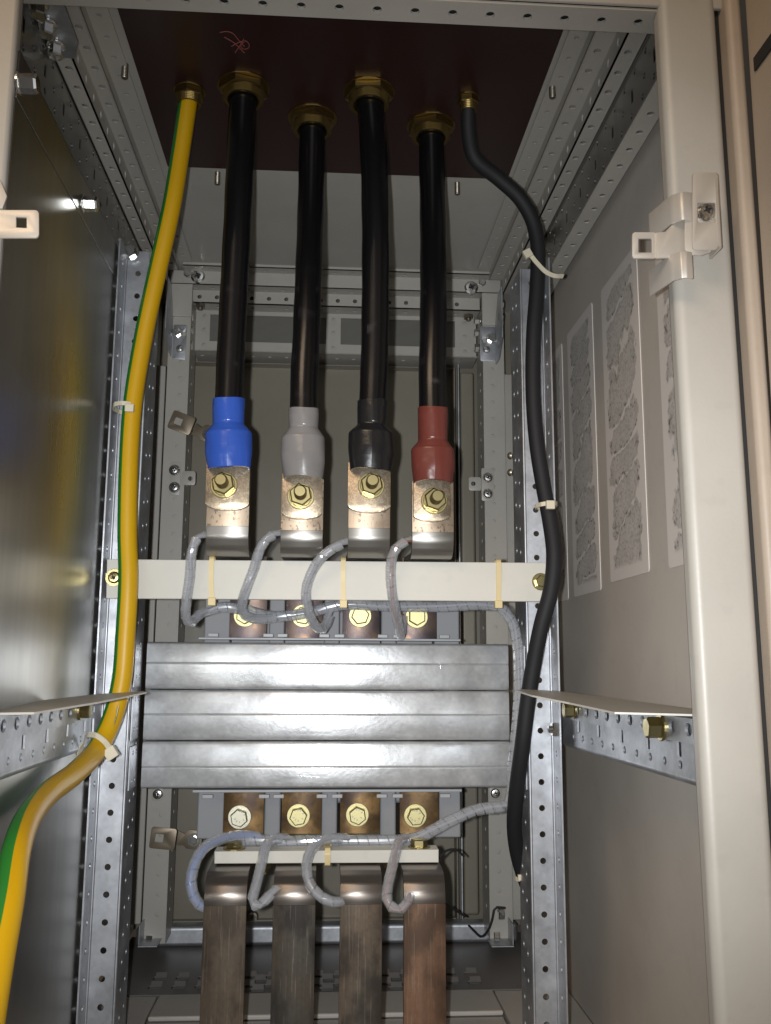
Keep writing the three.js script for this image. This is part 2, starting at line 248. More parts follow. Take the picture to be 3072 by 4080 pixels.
// ================================================================ the shell
const XL = -0.270, XR = 0.292, H0 = -EYE, HR = 0.568, DF = 0.605, DB = 1.392;
{ // floor: painted plates in front, dark slotted plate at the rear
  const f = struct('floor'), dOf = (v) => -py(700, v, H0).z, e0 = dOf(2146), e1 = dOf(2194);
  part('base_plate', box(XL - 0.02, XR + 0.02, H0 - 0.04, H0 - 0.018, 0.56, 1.45), M.paint, f);
  part('middle_plate', box(-0.187, 0.202, H0 - 0.004, H0 + 0.0015, e1, e0, 0.002), M.panel, f);
  part('front_plate', box(-0.187, 0.202, H0 - 0.012, H0 - 0.004, 0.6, e1 - 0.0005, 0.002), M.panel, f);
  const holes = [], rows = [2139, 2129.5, 2118, 2110].map((v) => dOf(v) - e0), xs = range(-0.188, 0.2, 0.0272);
  rows.forEach((r, j) => xs.forEach((x, i) => { if ((j === 0 || j === 2) && (i < 2 || i > 12)) return; holes.push(slot(x + (j % 2 ? -0.008 : 0.004), r, 0.0155, 0.0115)); }));
  part('louvers', holes.map((q) => { const g = new THREE.BoxGeometry(q.w * 0.86, 0.0012, 0.0075); g.rotateX(0.62); g.translate(q.x + 0.0012, H0 + EYE + 0.0030, -(e0 + q.y + 0.0040)); return g; }), M.floorgrey, f).userData.kind = 'stuff';
  part('slotted_plate', sheet(rect(-0.265, 0.0005, 0.287, 1.39 - e0), holes, 0.0015, W(0, H0 + 0.001, e0), ex, neg(ez)), M.floorgrey, f);
  for (const [a, b] of [[XL, -0.189], [0.204, XR]]) part('side_plate', box(a, b, H0 - 0.006, H0, 0.6, e0 - 0.001), M.panel, f);
}
{ const w = struct('wall_right'); part('sheet', box(XR, XR + 0.0015, H0, 0.60, 0.63, 1.44, 0.0005), M.panel, w); }
{ // outer skin, and the bare galvanised partition that stands flush with the post
  const w = struct('wall_left'); part('outer_skin', box(XL - 0.0015, XL, H0, 0.60, 0.60, 1.44, 0.0005), M.sheet, w);
  part('partition_sheet', box(-0.2247, -0.2232, H0, 0.389, 0.6065, 0.9350, 0.0005), M.sheet, w);
  part('partition_top_strip', box(-0.2243, -0.2226, 0.3895, 0.4255, 0.6067, 0.9360, 0.0006), M.sheet, w);
}
{ // rear door seen from inside
  const r = struct('wall_rear');
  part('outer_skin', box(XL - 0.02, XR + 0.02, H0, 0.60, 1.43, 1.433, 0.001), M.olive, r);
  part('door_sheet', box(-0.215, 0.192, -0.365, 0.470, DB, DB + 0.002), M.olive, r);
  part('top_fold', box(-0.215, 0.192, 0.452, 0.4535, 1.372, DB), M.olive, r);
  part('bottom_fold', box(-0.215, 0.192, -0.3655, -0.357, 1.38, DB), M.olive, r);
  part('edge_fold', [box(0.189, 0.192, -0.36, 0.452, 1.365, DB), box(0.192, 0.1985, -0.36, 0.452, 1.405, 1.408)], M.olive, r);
  part('stiffener', box(0.2005, 0.222, -0.352, 0.447, 1.372, 1.40, 0.004), M.olive, r);
  part('lock_rod', box(0.1955, 0.1985, -0.372, 0.458, 1.366, 1.372, 0.001), M.steel, r);
  part('lock_rod', box(-0.136, -0.132, -0.368, 0.00, 1.366, 1.372, 0.001), M.steel, r);
}
// plates by the way they face: h above the lens, d = distance in front of it
const faceDown = (x0, x1, d0, d1, h, holes = [], t = 0.0015) => sheet(rect(x0, d0, x1, d1), holes, t, W(0, h + t, 0), ex, neg(ez));                          // holes at (x, d)
const faceFront = (x0, x1, h0, h1, d, holes = [], t = 0.0015) => sheet(rect(x0, h0, x1, h1), holes, t, W(0, 0, d), ex, ey);                              // holes at (x, h)
const faceSide = (x, d0, d1, h0, h1, holes = [], t = 0.0015, s = 1) => s > 0 ? sheet(rect(d0, h0, d1, h1), holes, t, W(x, 0, 0), neg(ez), ey) : sheet(rect(-d1, h0, -d0, h1), holes.map((q) => ({ ...q, x: -q.x })), t, W(x, 0, 0), ez, ey);   // s = 1 faces +x; holes at (d, h)
{ // roof plate with the opening that the gland plate closes
  const r = struct('roof');
  part('plate', sheet(rect(XL - 0.02, 0.585, XR + 0.02, 1.44), [{ pts: [[-0.186, 0.64], [-0.186, 0.99], [0.198, 0.99], [0.198, 0.64]] }], 0.0015, W(0, HR + 0.0015, 0), ex, neg(ez)), M.paint, r);
}
{ // gland plate
  const o = thing('gland_plate', 'dark red-brown gland plate closing the opening in the cabinet roof', 'plate', W(0, HR, 0.82));
  const bd = part('board', box(-0.1915, 0.2045, HR - 0.0045, HR - 0.0005, 0.625, 1.002, 0.0008), M.phenolic, o);
  const q = (u, v) => py(u, v, HR - 0.005), c1 = [[475, 70], [490, 68], [503, 72], [512, 82], [520, 92], [528, 100]].map((p) => q(...p)), c2 = [[500, 100], [515, 92], [530, 88], [538, 95], [536, 104], [526, 106], [520, 98], [528, 90]].map((p) => q(...p)), c3 = [[485, 80], [505, 92], [528, 114]].map((p) => q(...p)), c4 = [[508, 114], [520, 96], [527, 84]].map((p) => q(...p));
  part('chalk_mark', [c1, c2, c3, c4].map((c) => sweep(c, 0.00042, { n: 6, seg: 40 })), M.chalk, bd);
}
{ // welded frame of the cabinet
  const f = thing('cabinet_frame', 'light grey painted welded frame of the switch cabinet with rows of holes', 'frame', W(0, H0, 1.0));
  // front: header and two columns
  const bh = range(-0.2235, 0.235, 0.0282).map((x) => circle(x, 0.6165, 0.0034));
  part('front_header', [faceDown(-0.235, 0.245, 0.604, 0.6285, 0.479, bh, 0.002), box(-0.30, 0.29, 0.481, 0.575, 0.6005, 0.604, 0.0015), box(-0.25, 0.25, 0.4812, 0.565, 0.627, 0.6290, 0.0008)], M.paint, f);
  part('header_gasket', box(-0.232, 0.242, 0.4825, 0.4850, 0.6045, 0.6265, 0.0005), M.seal, f);
  part('front_column', [box(0.2405, 0.284, H0, 0.575, 0.598, 0.617, 0.007).translate(-0.26, -EYE - 0.5, 0.6).applyMatrix4(new THREE.Matrix4().makeRotationZ(0.009)).translate(0.2570, EYE + 0.5, -0.6)], M.paint, f);
  part('front_column', [box(-0.30, -0.2228, H0, 0.575, 0.598, 0.606, 0.003), box(-0.30, -0.2262, H0, 0.574, 0.6055, 0.617, 0.002)], M.paint, f);
  // roof side rails: three stepped runs each, with rows of holes
  for (const [s, x0, x1, x2, x3] of [[1, -0.249, -0.234, -0.219, -0.200], [-1, 0.265, 0.248, 0.2286, 0.2105]]) {
    const lo = Math.min(x0, x1), hi = Math.max(x0, x1), hs = range(0.665, 1.25, 0.0287);
    part('roof_rail', faceDown(lo, hi, 0.62, 1.262, 0.531, hs.map((d) => circle((x0 + x1) / 2, d, 0.0034)), 0.0015), M.paint, f);
    part('roof_rail', [faceSide(x1, 0.62, 1.262, 0.531, 0.552, hs.map((d) => ({ x: d, y: 0.5405, r: 0.0032, ry: 0.0042 })), 0.0015, s), faceDown(Math.min(x1, x2), Math.max(x1, x2), 0.62, 1.262, 0.552, hs.map((d) => circle((x1 + x2) / 2, d, 0.0034)), 0.0015)], M.paint, f);
    part('roof_rail', [faceSide(x2, 0.62, 1.262, 0.552, 0.5645, [], 0.0015, s), faceDown(Math.min(x2, x3), Math.max(x2, x3), 0.62, 1.262, 0.5645, hs.map((d) => circle((x2 + x3) / 2, d, 0.0024)), 0.0012)], M.paint, f);
  }
  // rear header: faces stepping back
  part('rear_header', [faceFront(-0.215, 0.232, 0.5631, 0.5681, 1.2713), faceDown(-0.215, 0.232, 1.2713, 1.2893, 0.5631, range(-0.2, 0.22, 0.0255).map((x) => circle(x, 1.281, 0.003))),
    faceFront(-0.235, 0.25, 0.5423, 0.5631, 1.2893), faceDown(-0.235, 0.25, 1.2893, 1.31, 0.5423, range(-0.2, 0.22, 0.0255).map((x) => circle(x, 1.301, 0.003)))], M.paint, f);
  part('rear_header', [faceFront(-0.205, 0.222, 0.5227, 0.5423, 1.31, range(-0.195, 0.21, 0.0255).map((x) => circle(x, 0.532, 0.0031))), faceDown(-0.205, 0.222, 1.31, 1.3377, 0.5227, range(-0.195, 0.21, 0.0255).map((x) => circle(x, 1.325, 0.003)))], M.paint, f);
  part('rear_header', [faceDown(-0.205, 0.222, 1.3377, 1.392, 0.4591, range(-0.195, 0.21, 0.0255).map((x) => circle(x, 1.36, 0.003)))], M.paint, f);
  // rear posts
  for (const [a, b, hx, s, c0, c1] of [[-0.2325, -0.203, -0.2117, 1, -0.262, -0.241], [0.2225, 0.2525, 0.2272, -1, 0.258, 0.289]]) {
    const hy = range(-0.325, 0.44, 0.025);
    const xin = s > 0 ? b : a;
    part('rear_post', [faceFront(a, b, H0 + 0.02, 0.5423, 1.2895, hy.map((h) => circle(hx + (s > 0 ? -0.003 : 0.008), h, 0.0029)), 0.0015), box(a + 0.001, b - 0.001, H0 + 0.02, 0.54, 1.2935, 1.2945, 0.0003), faceSide(xin, 1.2912, 1.345, H0 + 0.02, 0.5225, hy.map((h) => circle(1.315, h, 0.003)), 0.0015, s)], M.paint, f);
    part('rear_post', [faceSide(s > 0 ? a : b, 1.2912, 1.322, H0 + 0.02, 0.54, hy.map((h) => circle(1.306, h - 0.012, 0.003)), 0.0015, s), box(Math.min(c0, c1), Math.max(c0, c1), -0.345, 0.428, 1.318, 1.326, 0.002)], M.paint, f);
    part('corner_block', box(a - 0.001, b + 0.001, 0.492, 0.5415, 1.2855, 1.2893, 0.001), M.paint, f);
  }
  // bottom of the rear frame
  part('rear_sill', [box(-0.25, 0.27, H0 + 0.002, -0.352, 1.335, 1.36, 0.006)], M.steel, f);
}
// galvanised inner rails under the roof sides
for (const [s, x, xo, label] of [[1, -0.249, -0.2695, 'galvanised slotted rail under the roof beside the bare metal side wall'], [-1, 0.265, 0.2855, 'galvanised slotted rail under the roof beside the painted grey side wall']]) {
  const o = thing('roof_side_rail', label, 'rail', W(x, 0.476, 0.95), 'galvanised rails under the roof sides');
  const hs = []; range(0.65, 1.24, 0.0287).forEach((d, i) => { hs.push({ x: d, y: 0.523, r: 0.0026, ry: 0.0032 }); hs.push(i % 2 ? slot(d + 0.009, 0.505, 0.005, 0.013) : circle(d + 0.006, 0.503, 0.0027)); hs.push({ x: d + 0.012, y: 0.487, r: 0.0026, ry: 0.003 }); });
  part('web', faceSide(x - s * 0.0018, 0.63, 1.262, 0.478, 0.5305, hs, 0.0015, s), M.sheet, o);
  part('flange', faceDown(Math.min(x, xo), Math.max(x, xo), 0.63, 1.262, 0.4762, range(0.67, 1.24, 0.0287).map((d) => circle(x * 0.45 + xo * 0.55, d, 0.0033))), s > 0 ? M.sheet : M.paint, o);
}
{ // vent panels at the top of the rear
  const o = thing('rear_vent', 'grey perforated vent panel above the rear door', 'vent', W(0, 0.459, 1.337));
  const holes = [0.513, 0.492, 0.468].flatMap((h) => [-0.19, 0.003, 0.203].map((x) => circle(x, h, 0.0028)));
  const vf = part('frame', faceFront(-0.203, 0.2205, 0.459, 0.5225, 1.3377, [{ pts: [[-0.182, 0.474], [-0.182, 0.516], [-0.008, 0.516], [-0.008, 0.474]] }, { pts: [[0.014, 0.474], [0.014, 0.516], [0.188, 0.516], [0.188, 0.474]] }, ...holes]), M.paint, o);
  for (const [a, b] of [[-0.184, -0.006], [0.012, 0.190]]) part('mesh_panel', box(a, b, 0.472, 0.518, 1.3395, 1.341, 0.0005), M.mesh, vf);
  part('backing', box(-0.203, 0.2205, 0.459, 0.5225, 1.352, 1.354, 0.0005), M.panel, o);
}

// ================================================================ neighbouring cabinet and open door
{
  const xr = pz(1612, 0, 0.592).x, o = thing('neighbouring_cabinet', 'beige edge of the neighbouring cabinet across a dark seam', 'cabinet', W(0.302, H0, 0.6));
  part('front_column', box(0.2885, xr, H0, 0.62, 0.592, 0.66, 0.005).translate(-0.26, -EYE - 0.5, 0.6).applyMatrix4(new THREE.Matrix4().makeRotationZ(0.009)).translate(0.2570, EYE + 0.5, -0.6), M.beige, o);
  part('seam_gasket', box(0.2842, 0.2884, H0, 0.60, 0.606, 0.63, 0.001).translate(-0.26, -EYE - 0.5, 0.6).applyMatrix4(new THREE.Matrix4().makeRotationZ(0.009)).translate(0.2570, EYE + 0.5, -0.6), M.seal, o);
  const d = thing('open_door', 'open beige door beyond the neighbouring column, with a black gasket strip', 'door', W(xr + 0.01, H0, 0.4)), X = xr - 0.0015;
  part('sheet', box(X, X + 0.022, H0, 0.72, 0.10, 0.5915, 0.002), M.beige, d);
  const k = px(1637, 150, X).y, m = px(1637, 118, X).y, a = -px(1633, 150, X).z;
  part('gasket', box(X - 0.0015, X - 0.0002, k - EYE, m - EYE, 0.30, a, 0.0004), M.seal, d);
}

// ================================================================ mounting posts (Z-section, galvanised)
const PD = 0.941, LIP = 0.911, BACK = 0.996;
for (const [s, xa, xb, top, ph, label] of [[1, pz(203, 1866, PD).x, pz(263, 1866, PD).x, 0.431, -0.119, 'galvanised perforated upright post behind the yellow and green cable'], [-1, pz(1200, 1866, PD).x, pz(1147.5, 1866, PD).x, 0.425, -0.0914, 'galvanised perforated upright post behind the thin black cable']]) {
  const o = thing('mounting_post', label, 'post', W((xa + xb) / 2, H0, PD), 'galvanised upright posts'), lo = Math.min(xa, xb), hi = Math.max(xa, xb), y0 = ph - 0.025 * Math.floor((ph - H0 - 0.01) / 0.025), hy = range(y0, top - 0.01, 0.025);
  part('web', faceFront(lo, hi, H0, top, PD, hy.map((h) => circle((lo + hi) / 2, h, 0.003))), M.steel, o);
  part('outer_flange', faceSide(xa, LIP, PD - 0.0002, H0, top, hy.map((h) => circle((LIP + PD) / 2, h + 0.004, 0.003)), 0.0015, s), M.steel, o);
  part('inner_flange', faceSide(xb, PD + 0.0017, BACK, H0, top, hy.flatMap((h) => [circle(PD + 0.022, h + 0.008, 0.0028), circle(PD + 0.041, h + 0.012, 0.0028)]), 0.0015, s), M.steel, o);
  part('fold', [sweep([W(xa, H0, PD), W(xa, top, PD)], 0.0016, { n: 8, seg: 2 }), sweep([W(xb - s * 0.0008, H0, PD + 0.0008), W(xb - s * 0.0008, top, PD + 0.0008)], 0.0017, { n: 8, seg: 2 })], M.steel, o);
}
// ================================================================ side rails with painted plates on them
for (const [s, x, label, plabel] of [[-1, 0.236, 'galvanised perforated side rail running back to the post on the painted wall side', 'thin painted plate lying over the side rail, crossing the black cable'], [1, -0.2185, 'galvanised perforated side rail running back to the post on the bare metal wall side', 'thin painted plate lying over the side rail, crossing the yellow cable']]) {
  const o = thing('side_rail', label, 'rail', W(x, -0.08, 0.77), 'galvanised side rails at mid height'), d0 = 0.6178, d1 = 0.938;
  const r1 = range(0.6036 + 0.0277, d1 - 0.002, 0.0277).map((d) => ({ x: d, y: -0.0438, r: 0.0056, ry: 0.0046 })), r3 = range(0.6246, d1 - 0.02, 0.0277).map((d) => circle(d, -0.0692, 0.0031)), r2 = range(0.6533, d1 - 0.03, 0.058).map((d) => slot(d, -0.0585, 0.0075, 0.0105));
  const splay = (g) => s > 0 ? g : g.applyMatrix4(new THREE.Matrix4().set(1, 0, 0.036, 0.036 * 0.938, 0, 1, 0, 0, 0, 0, 1, 0, 0, 0, 0, 1));
  part('upper_strip', splay(faceSide(x, d0, d1, -0.0532, -0.0362, r1, 0.002, s)), M.steel, o);
  part('lower_strip', splay(faceSide(x - s * 0.0022, d0, d1, -0.0775, -0.0525, [...r2, ...r3], 0.0015, s)), M.steel, o);
  part('back_strip', splay(faceSide(x - s * 0.026, d0, d1, -0.080, -0.038, [], 0.001, s)), M.steel, o);
  part('lower_fold', [sweep([W(x - s * 0.006, -0.0775, d0), W(x - s * 0.006, -0.0775, d1)], 0.0040, { n: 12, seg: 4 }), box(Math.min(x - s * 0.007, x - s * 0.030), Math.max(x - s * 0.007, x - s * 0.030), -0.0815, -0.0800, d0, d1, 0.0005), box(Math.min(x - s * 0.0085, x - s * 0.032), Math.max(x - s * 0.0085, x - s * 0.032), -0.0380, -0.0365, d0, d1, 0.0005)].map(splay), M.steel, o);
  const c6 = (a, b) => [(2100 + a / 2.38) / SC, (2650 + b / 2.38) / SC], c5 = (a, b) => [a / 2.777 / SC, (2700 + b / 2.777) / SC];
  const q = s < 0 ? [py(...c6(1580, 465), -0.0331), py(...c6(830, 445), -0.0326), py(...c6(400, 354), -0.0288), py(1150, 1502, -0.0246), py(1118, 1492, -0.0236), py(1130, 1489.5, -0.0236), py(...c6(290, 245), -0.0262), py(...c6(1570, 412), -0.0327), W(0.272, -0.033, 0.64)]
    : [py(...c5(0, 388), -0.0331), py(...c5(380, 382), -0.0326), py(...c5(1080, 268), -0.0288), py(...c5(1400, 205), -0.0262), py(...c5(1620, 158), -0.0250), py(...c5(1590, 150), -0.0251), py(...c5(1080, 180), -0.0270), py(...c5(0, 302), -0.0330)];
  const p = thing('painted_plate', plabel, 'plate', q[0]); const pos = [], idx = [], n = q.length, t = 0.0014;
  for (const v of q) pos.push(v.x, v.y, v.z); for (const v of q) pos.push(v.x, v.y - t, v.z);
  const tri = THREE.ShapeUtils.triangulateShape(q.map((v) => new THREE.Vector2(v.x, -v.z)), []);
  for (const [a, b, c] of tri) { idx.push(a, b, c, n + a, n + c, n + b); } for (let i = 0; i < n; i++) { const j = (i + 1) % n; idx.push(i, n + i, j, j, n + i, n + j); }
  let g = new THREE.BufferGeometry(); g.setAttribute('position', new THREE.Float32BufferAttribute(pos, 3)); g.setIndex(idx); g = g.toNonIndexed(); g.computeVertexNormals(); g.setAttribute('uv', new THREE.Float32BufferAttribute(new Float32Array(g.attributes.position.count * 2), 2));
  part('plate', g, M.paint, p);
}
const railAxis = (s) => V3(s, 0, 0);
bolt('rail_bolt', 'brass-coloured hex bolt on the side rail on the bare metal wall side', W(-0.2183, -0.0432, 0.855), ex, { r: 0.0075, h: 0.0075, wr: 0.0085, wh: 0.002, m: M.yellowzinc });
bolt('rail_bolt', 'brass-coloured hex bolt on the side rail close to the post by the painted wall', W(0.2376, -0.0432, 0.888), neg(ex), { r: 0.0075, h: 0.009, wr: 0.0085, wh: 0.002, m: M.yellowzinc, roll: 0.3 });
bolt('rail_bolt', 'larger brass-coloured hex bolt on the side rail beside the front column', W(0.2456, -0.0455, 0.678), neg(ex), { r: 0.0082, h: 0.010, wr: 0.0098, wh: 0.002, m: M.yellowzinc, roll: 0.2 });
bolt('rail_nut', 'shiny zinc nut where the side rail meets the post on the painted wall side', W(0.2315, -0.0640, 0.925), neg(ex), { r: 0.0075, h: 0.008, m: M.zinc, stud: 0.004 });

// ================================================================ three galvanised rails across the posts
{
  const xa = -0.186, xb = 0.193, rows = [[0.0205, -0.0016, -0.0281], [-0.0286, -0.0539, -0.0798], [-0.0803, -0.1066, -0.1275]];
  const lab = ['galvanised embossed cross rail, topmost of three', 'galvanised embossed cross rail, middle one of three', 'galvanised embossed cross rail, lowest of three, above the brown terminals'];
  rows.forEach(([a, b, c], i) => {
    const o = thing('cross_rail', lab[i], 'rail', W(0, c, 0.99), 'galvanised cross rails');
    const prof = (h0, h1, r0, r1, d) => strip(fillet([[d + 0.016, h0], [d, h0], [d, h1], [d + 0.016, h1]], [r0, r1], 6), 0.0014, xb - xa, W((xa + xb) / 2, 0, 0), neg(ez), ey, 0.0003);
    part('upper_strip', prof(a - 0.0008, b + 0.0009, 0.0045, 0.0009, 0.984), M.embossed, o);
    part('lower_strip', prof(b - 0.0003, c + 0.0008, 0.0009, 0.0045, 0.9843), M.embossed, o);
    for (const [u0, v0, u1, v1] of [[[945, 1418, 953, 1446], [560, 1424, 600, 1426]], [[760, 1575, 772, 1592]], [[1022, 1640, 1038, 1622], [640, 1676, 690, 1679]]][i]) part('scratch', sweep([pz(u0, v0, 0.9836), pz((u0 + u1) / 2 + 1, (v0 + v1) / 2, 0.9836), pz(u1, v1, 0.9836)], 0.00022, { n: 5, seg: 6 }), M.zinc, o);
    for (const [x, s] of [[pz(263, 1866, PD).x + 0.0005, 1], [pz(1147.5, 1866, PD).x - 0.0005, -1]]) part('end_tab', faceSide(x + s * 0.0014, 0.948, 0.983, c + 0.003, a - 0.003, [circle(0.960, (a + b) / 2 + 0.004, 0.0025), circle(0.974, (a + b) / 2 + 0.004, 0.0025), circle(0.960, (b + c) / 2, 0.0025), circle(0.974, (b + c) / 2, 0.0025)], 0.0012, s), M.steel, o);
  });
}
// ================================================================ circuit breaker behind the rails
{
  const o = thing('circuit_breaker', 'grey four-pole circuit breaker mounted behind the galvanised cross rails', 'breaker', W(0.004, -0.18, 1.06));
  part('housing', box(-0.134, 0.142, -0.150, 0.058, 1.035, 1.13, 0.004), M.breaker, o);
  for (const x of [-0.118, -0.054, 0.0055, 0.0675, 0.131]) part('phase_barrier', box(x - (Math.abs(x) > 0.1 ? 0.014 : 0.0085), x + (Math.abs(x) > 0.1 ? 0.014 : 0.0085), -0.182, 0.092, 1.0125, 1.06, 0.002), M.breaker, o);
  for (const [h, t] of [[0.0232, 0.0025], [-0.1325, 0.0028]]) part('cover_lip', box(-0.135, 0.1435, h, h + t, 0.992, 1.012, 0.0008), M.lip, o);
  for (const h of [0.0262, -0.139]) for (const x of [-0.120, -0.062, -0.047, -0.0025, 0.0135, 0.0600, 0.0765, 0.1265]) part('cover_clip', box(x - 0.0055, x + 0.0055, h, h + 0.004, 0.996, 1.0, 0.0008), M.lip, o);
}
// ================================================================ busbars
const bar = (line, x, w = 0.040, R = 0.016) => strip(fillet(line, R, 8), 0.006, w, W(x, 0, 0), neg(ez), ey, 0.0007);
const upperX = [-0.0962, -0.0254, 0.0392, 0.1010], tabX = [-0.0840, -0.0241, 0.0366, 0.0989], lowerX = [-0.0880, -0.0256, 0.0352, 0.0935];
const sideName = ['blue', 'grey', 'black', 'brown'];
upperX.forEach((x, i) => {
  const o = thing('upper_busbar', `tinned bent busbar under the ${sideName[i]} cable sleeve, passing over the white support bar`, 'busbar', W(x, 0.1, 0.88), 'upper busbars');
  part('flat_face', bar([[0.8825, 0.184 - (i % 2) * 0.009], [0.8825, 0.128 - (i % 2) * 0.003]], x, 0.0405), M.tin, o);
  part('bend', bar([[0.8825, 0.1278 - (i % 2) * 0.003], [0.8825, 0.103], [0.985, 0.1085]], x, 0.0405, 0.024), M.bend, o);
  part('terminal_leg', bar([[0.978, 0.1075], [1.0035, 0.106], [1.0035, 0.0235]], tabX[i], 0.0395, 0.008), M.patina, o);
});
lowerX.forEach((x, i) => {
  const o = thing('lower_busbar', ['brown oxidised bent busbar hanging below the terminals, with the blue wire looped to it', 'dark grey-brown bent busbar with peeling patch, second from the blue wire', 'brown and grey mottled bent busbar, third from the blue wire', 'copper-coloured bent busbar, farthest from the blue wire'][i], 'busbar', W(x, H0, 0.89), 'lower busbars');
  part('bend', bar([[0.985, -0.1925], [0.8925, -0.1955], [0.8925, -0.2175]], x, 0.0385, 0.030), M.bendBrown, o);
  part('flat_face', bar([[0.8925, -0.2177], [0.8925, H0 + 0.001]], x, 0.0386, 0.024), [M.oxBrown, M.oxOlive, M.oxGrey, M.oxCopper][i], o);
  part('terminal_leg', bar([[1.0035, -0.133], [1.0035, -0.1750]], tabX[i] + 0.001, 0.0415, 0.006), M.bronze, o);
});
const upBolt = [[530, 1330], [655, 1331], [778, 1331], [900, 1333]], loBolt = [[518, 1765], [645, 1762], [772, 1760], [897, 1762]];
upBolt.forEach(([u, v], i) => bolt('terminal_bolt', `yellow zinc hex bolt on the upper breaker terminal under the ${sideName[i]} sleeved cable`, pz(u, v, 1.0003), ez, { r: 0.0098, h: 0.0075, wr: 0.0122, wh: 0.002, m: M.boltHead, roll: i * 0.35, group: 'upper terminal bolts' }));
loBolt.forEach(([u, v], i) => { const o = bolt('terminal_bolt', `marked hex bolt on the lower breaker terminal below the ${sideName[i]} sleeved cable`, pz(u, v, 1.0003), ez, { r: 0.0092, h: 0.0085, wr: 0.0120, wh: 0.002, m: i ? M.boltHead : M.zincHead, roll: i * 0.5 + 0.2, group: 'lower terminal bolts' });
  const c = pz(u, v, 1.0003 - 0.0104); part('grade_mark', [0.4, 1.2, 1.7, 3.6, 4.1, 4.7, 5.6].map((a) => { const g = new THREE.BoxGeometry(0.0012, 0.0018, 0.0005); g.rotateZ(a - 1.57); g.translate(c.x + Math.cos(a) * 0.0052, c.y + Math.sin(a) * 0.0052, c.z); return g; }), M.stud, o.children.find((q) => q.name === 'head')); });

// ================================================================ white support bars
{
  const o = thing('support_bar', 'long white insulating support bar screwed across both posts', 'bar', pz(705, 1290, 0.905)), c = [[229, 1293], [1183, 1300], [1187, 1216], [231, 1208]].map(([u, v]) => pz(u, v, 0.905));
  part('bar', sheet(c.map((p) => [p.x, p.y]), [], 0.0058, V3(0, 0, -0.905), ex, ey, 0.0008), M.insulator, o);
  bolt('bar_screw', 'cross-head screw with washer at the bar end behind the yellow cable', pz(247, 1248, 0.9048), ez, { r: 0.0058, h: 0.0034, wr: 0.0085, wh: 0.001, m: M.yellowzinc, cross: true, group: 'support bar screws' });
  bolt('bar_screw', 'hex washer screw at the bar end beside the thin black cable', pz(1168, 1257, 0.9048), ez, { r: 0.0062, h: 0.0055, wr: 0.0086, wh: 0.0014, m: M.yellowzinc, roll: 0.3, group: 'support bar screws' });
  for (const x of [c[0].x + 0.008, c[1].x - 0.01]) part('spacer', box(x - 0.006, x + 0.006, 0.066, 0.094, 0.911, 0.9395, 0.001), M.insulator, o);
  const l = thing('lower_support_bar', 'short white insulating bar lying across the four lower busbars', 'bar', pz(705, 1866, 0.93)), d = [[463, 1866.5], [948, 1864], [948, 1836], [463, 1840]].map(([u, v]) => pz(u, v, 0.93));
  part('bar', sheet(d.map((p) => [p.x, p.y]), [], 0.024, V3(0, 0, -0.93), ex, ey, 0.0008), M.insulator, l);
  bolt('bar_bolt', 'yellow zinc hex bolt standing on the short white bar by the copper-coloured busbar', W(0.0935, d[2].y - EYE, 0.942), ey, { r: 0.0082, h: 0.0065, wr: 0.0108, wh: 0.0015, m: M.yellowzinc, roll: 0.4 });
  bolt('bar_bolt', 'yellow zinc hex bolt standing on the short white bar under the blue wire', W(-0.086, d[3].y - EYE, 0.942), ey, { r: 0.0082, h: 0.0055, wr: 0.0108, wh: 0.0015, m: M.yellowzinc });
  for (const [x, n] of [[-0.0565, 'bar_stud'], [0.0645, 'bar_stud']]) bolt(n, `bolt tip under the short white bar beside the ${x < 0 ? 'brown' : 'copper-coloured'} busbar`, W(x, -0.1920, 0.946), neg(ey), { r: 0.0062, h: 0.005, m: M.yellowzinc, stud: 0.006, sr: 0.0035 });
}
// ================================================================ cables from the roof glands
function gland(label, at, r, m = M.brass) {
  const o = thing('cable_gland', label, 'gland', at, 'brass cable glands'), dn = neg(ey), top = V3(at.x, HR + EYE - 0.0045, at.z);
  part('washer', aim(washerGeo(r * 0.6, r * 1.06, 0.001), top, dn), m, o);
  part('locknut', aim(hexGeo(r, 0.0065), top.clone().addScaledVector(ey, -0.001), dn, rnd() * 1.0), m, o);
  const p = [[r * 0.62, 0.006], [r * 0.82, 0.006]]; for (let y = 0.0072; y < 0.0145; y += 0.0018) p.push([r * 0.82, y], [r * 0.77, y + 0.0009]); p.push([r * 0.80, 0.0150], [r * 0.64, 0.0150], [r * 0.62, 0.006]);
  part('threaded_collar', aim(toCreasedNormals(lathe(p, 36), 0.4), top, dn), m, o);
}
const CABLES = [
  { c: 'blue', p: [[524, 215], [521, 300], [512, 500], [503, 680], [497, 800], [494, 880]], n: 70, w: 102, y: [865, 919, 934, 1014], m: M.sleeveBlue, lug: [445, 540, 1102], bolt: [484, 1049], g: [526, 203] },
  { c: 'grey', p: [[675, 280], [673, 380], [668, 560], [662, 720], [657, 830], [656, 900]], n: 66, w: 96, y: [886, 927, 944, 1034], m: M.sleeveGrey, lug: [610, 697, 1121], bolt: [650, 1073], g: [675, 270] },
  { c: 'black', p: [[803, 225], [807, 320], [811, 480], [811, 650], [809, 780], [805, 880]], n: 66, w: 101, y: [868, 921, 934, 1018], m: M.sleeveBlack, lug: [752, 845, 1107], bolt: [802, 1050], g: [797, 214] },
  { c: 'brown', p: [[932, 300], [934, 400], [936, 560], [936, 700], [934, 820], [935, 900]], n: 67, w: 96, y: [884, 955, 970, 1043], m: M.sleeveBrown, lug: [894, 974, 1126], bolt: [938, 1083], g: [931, 286] }];
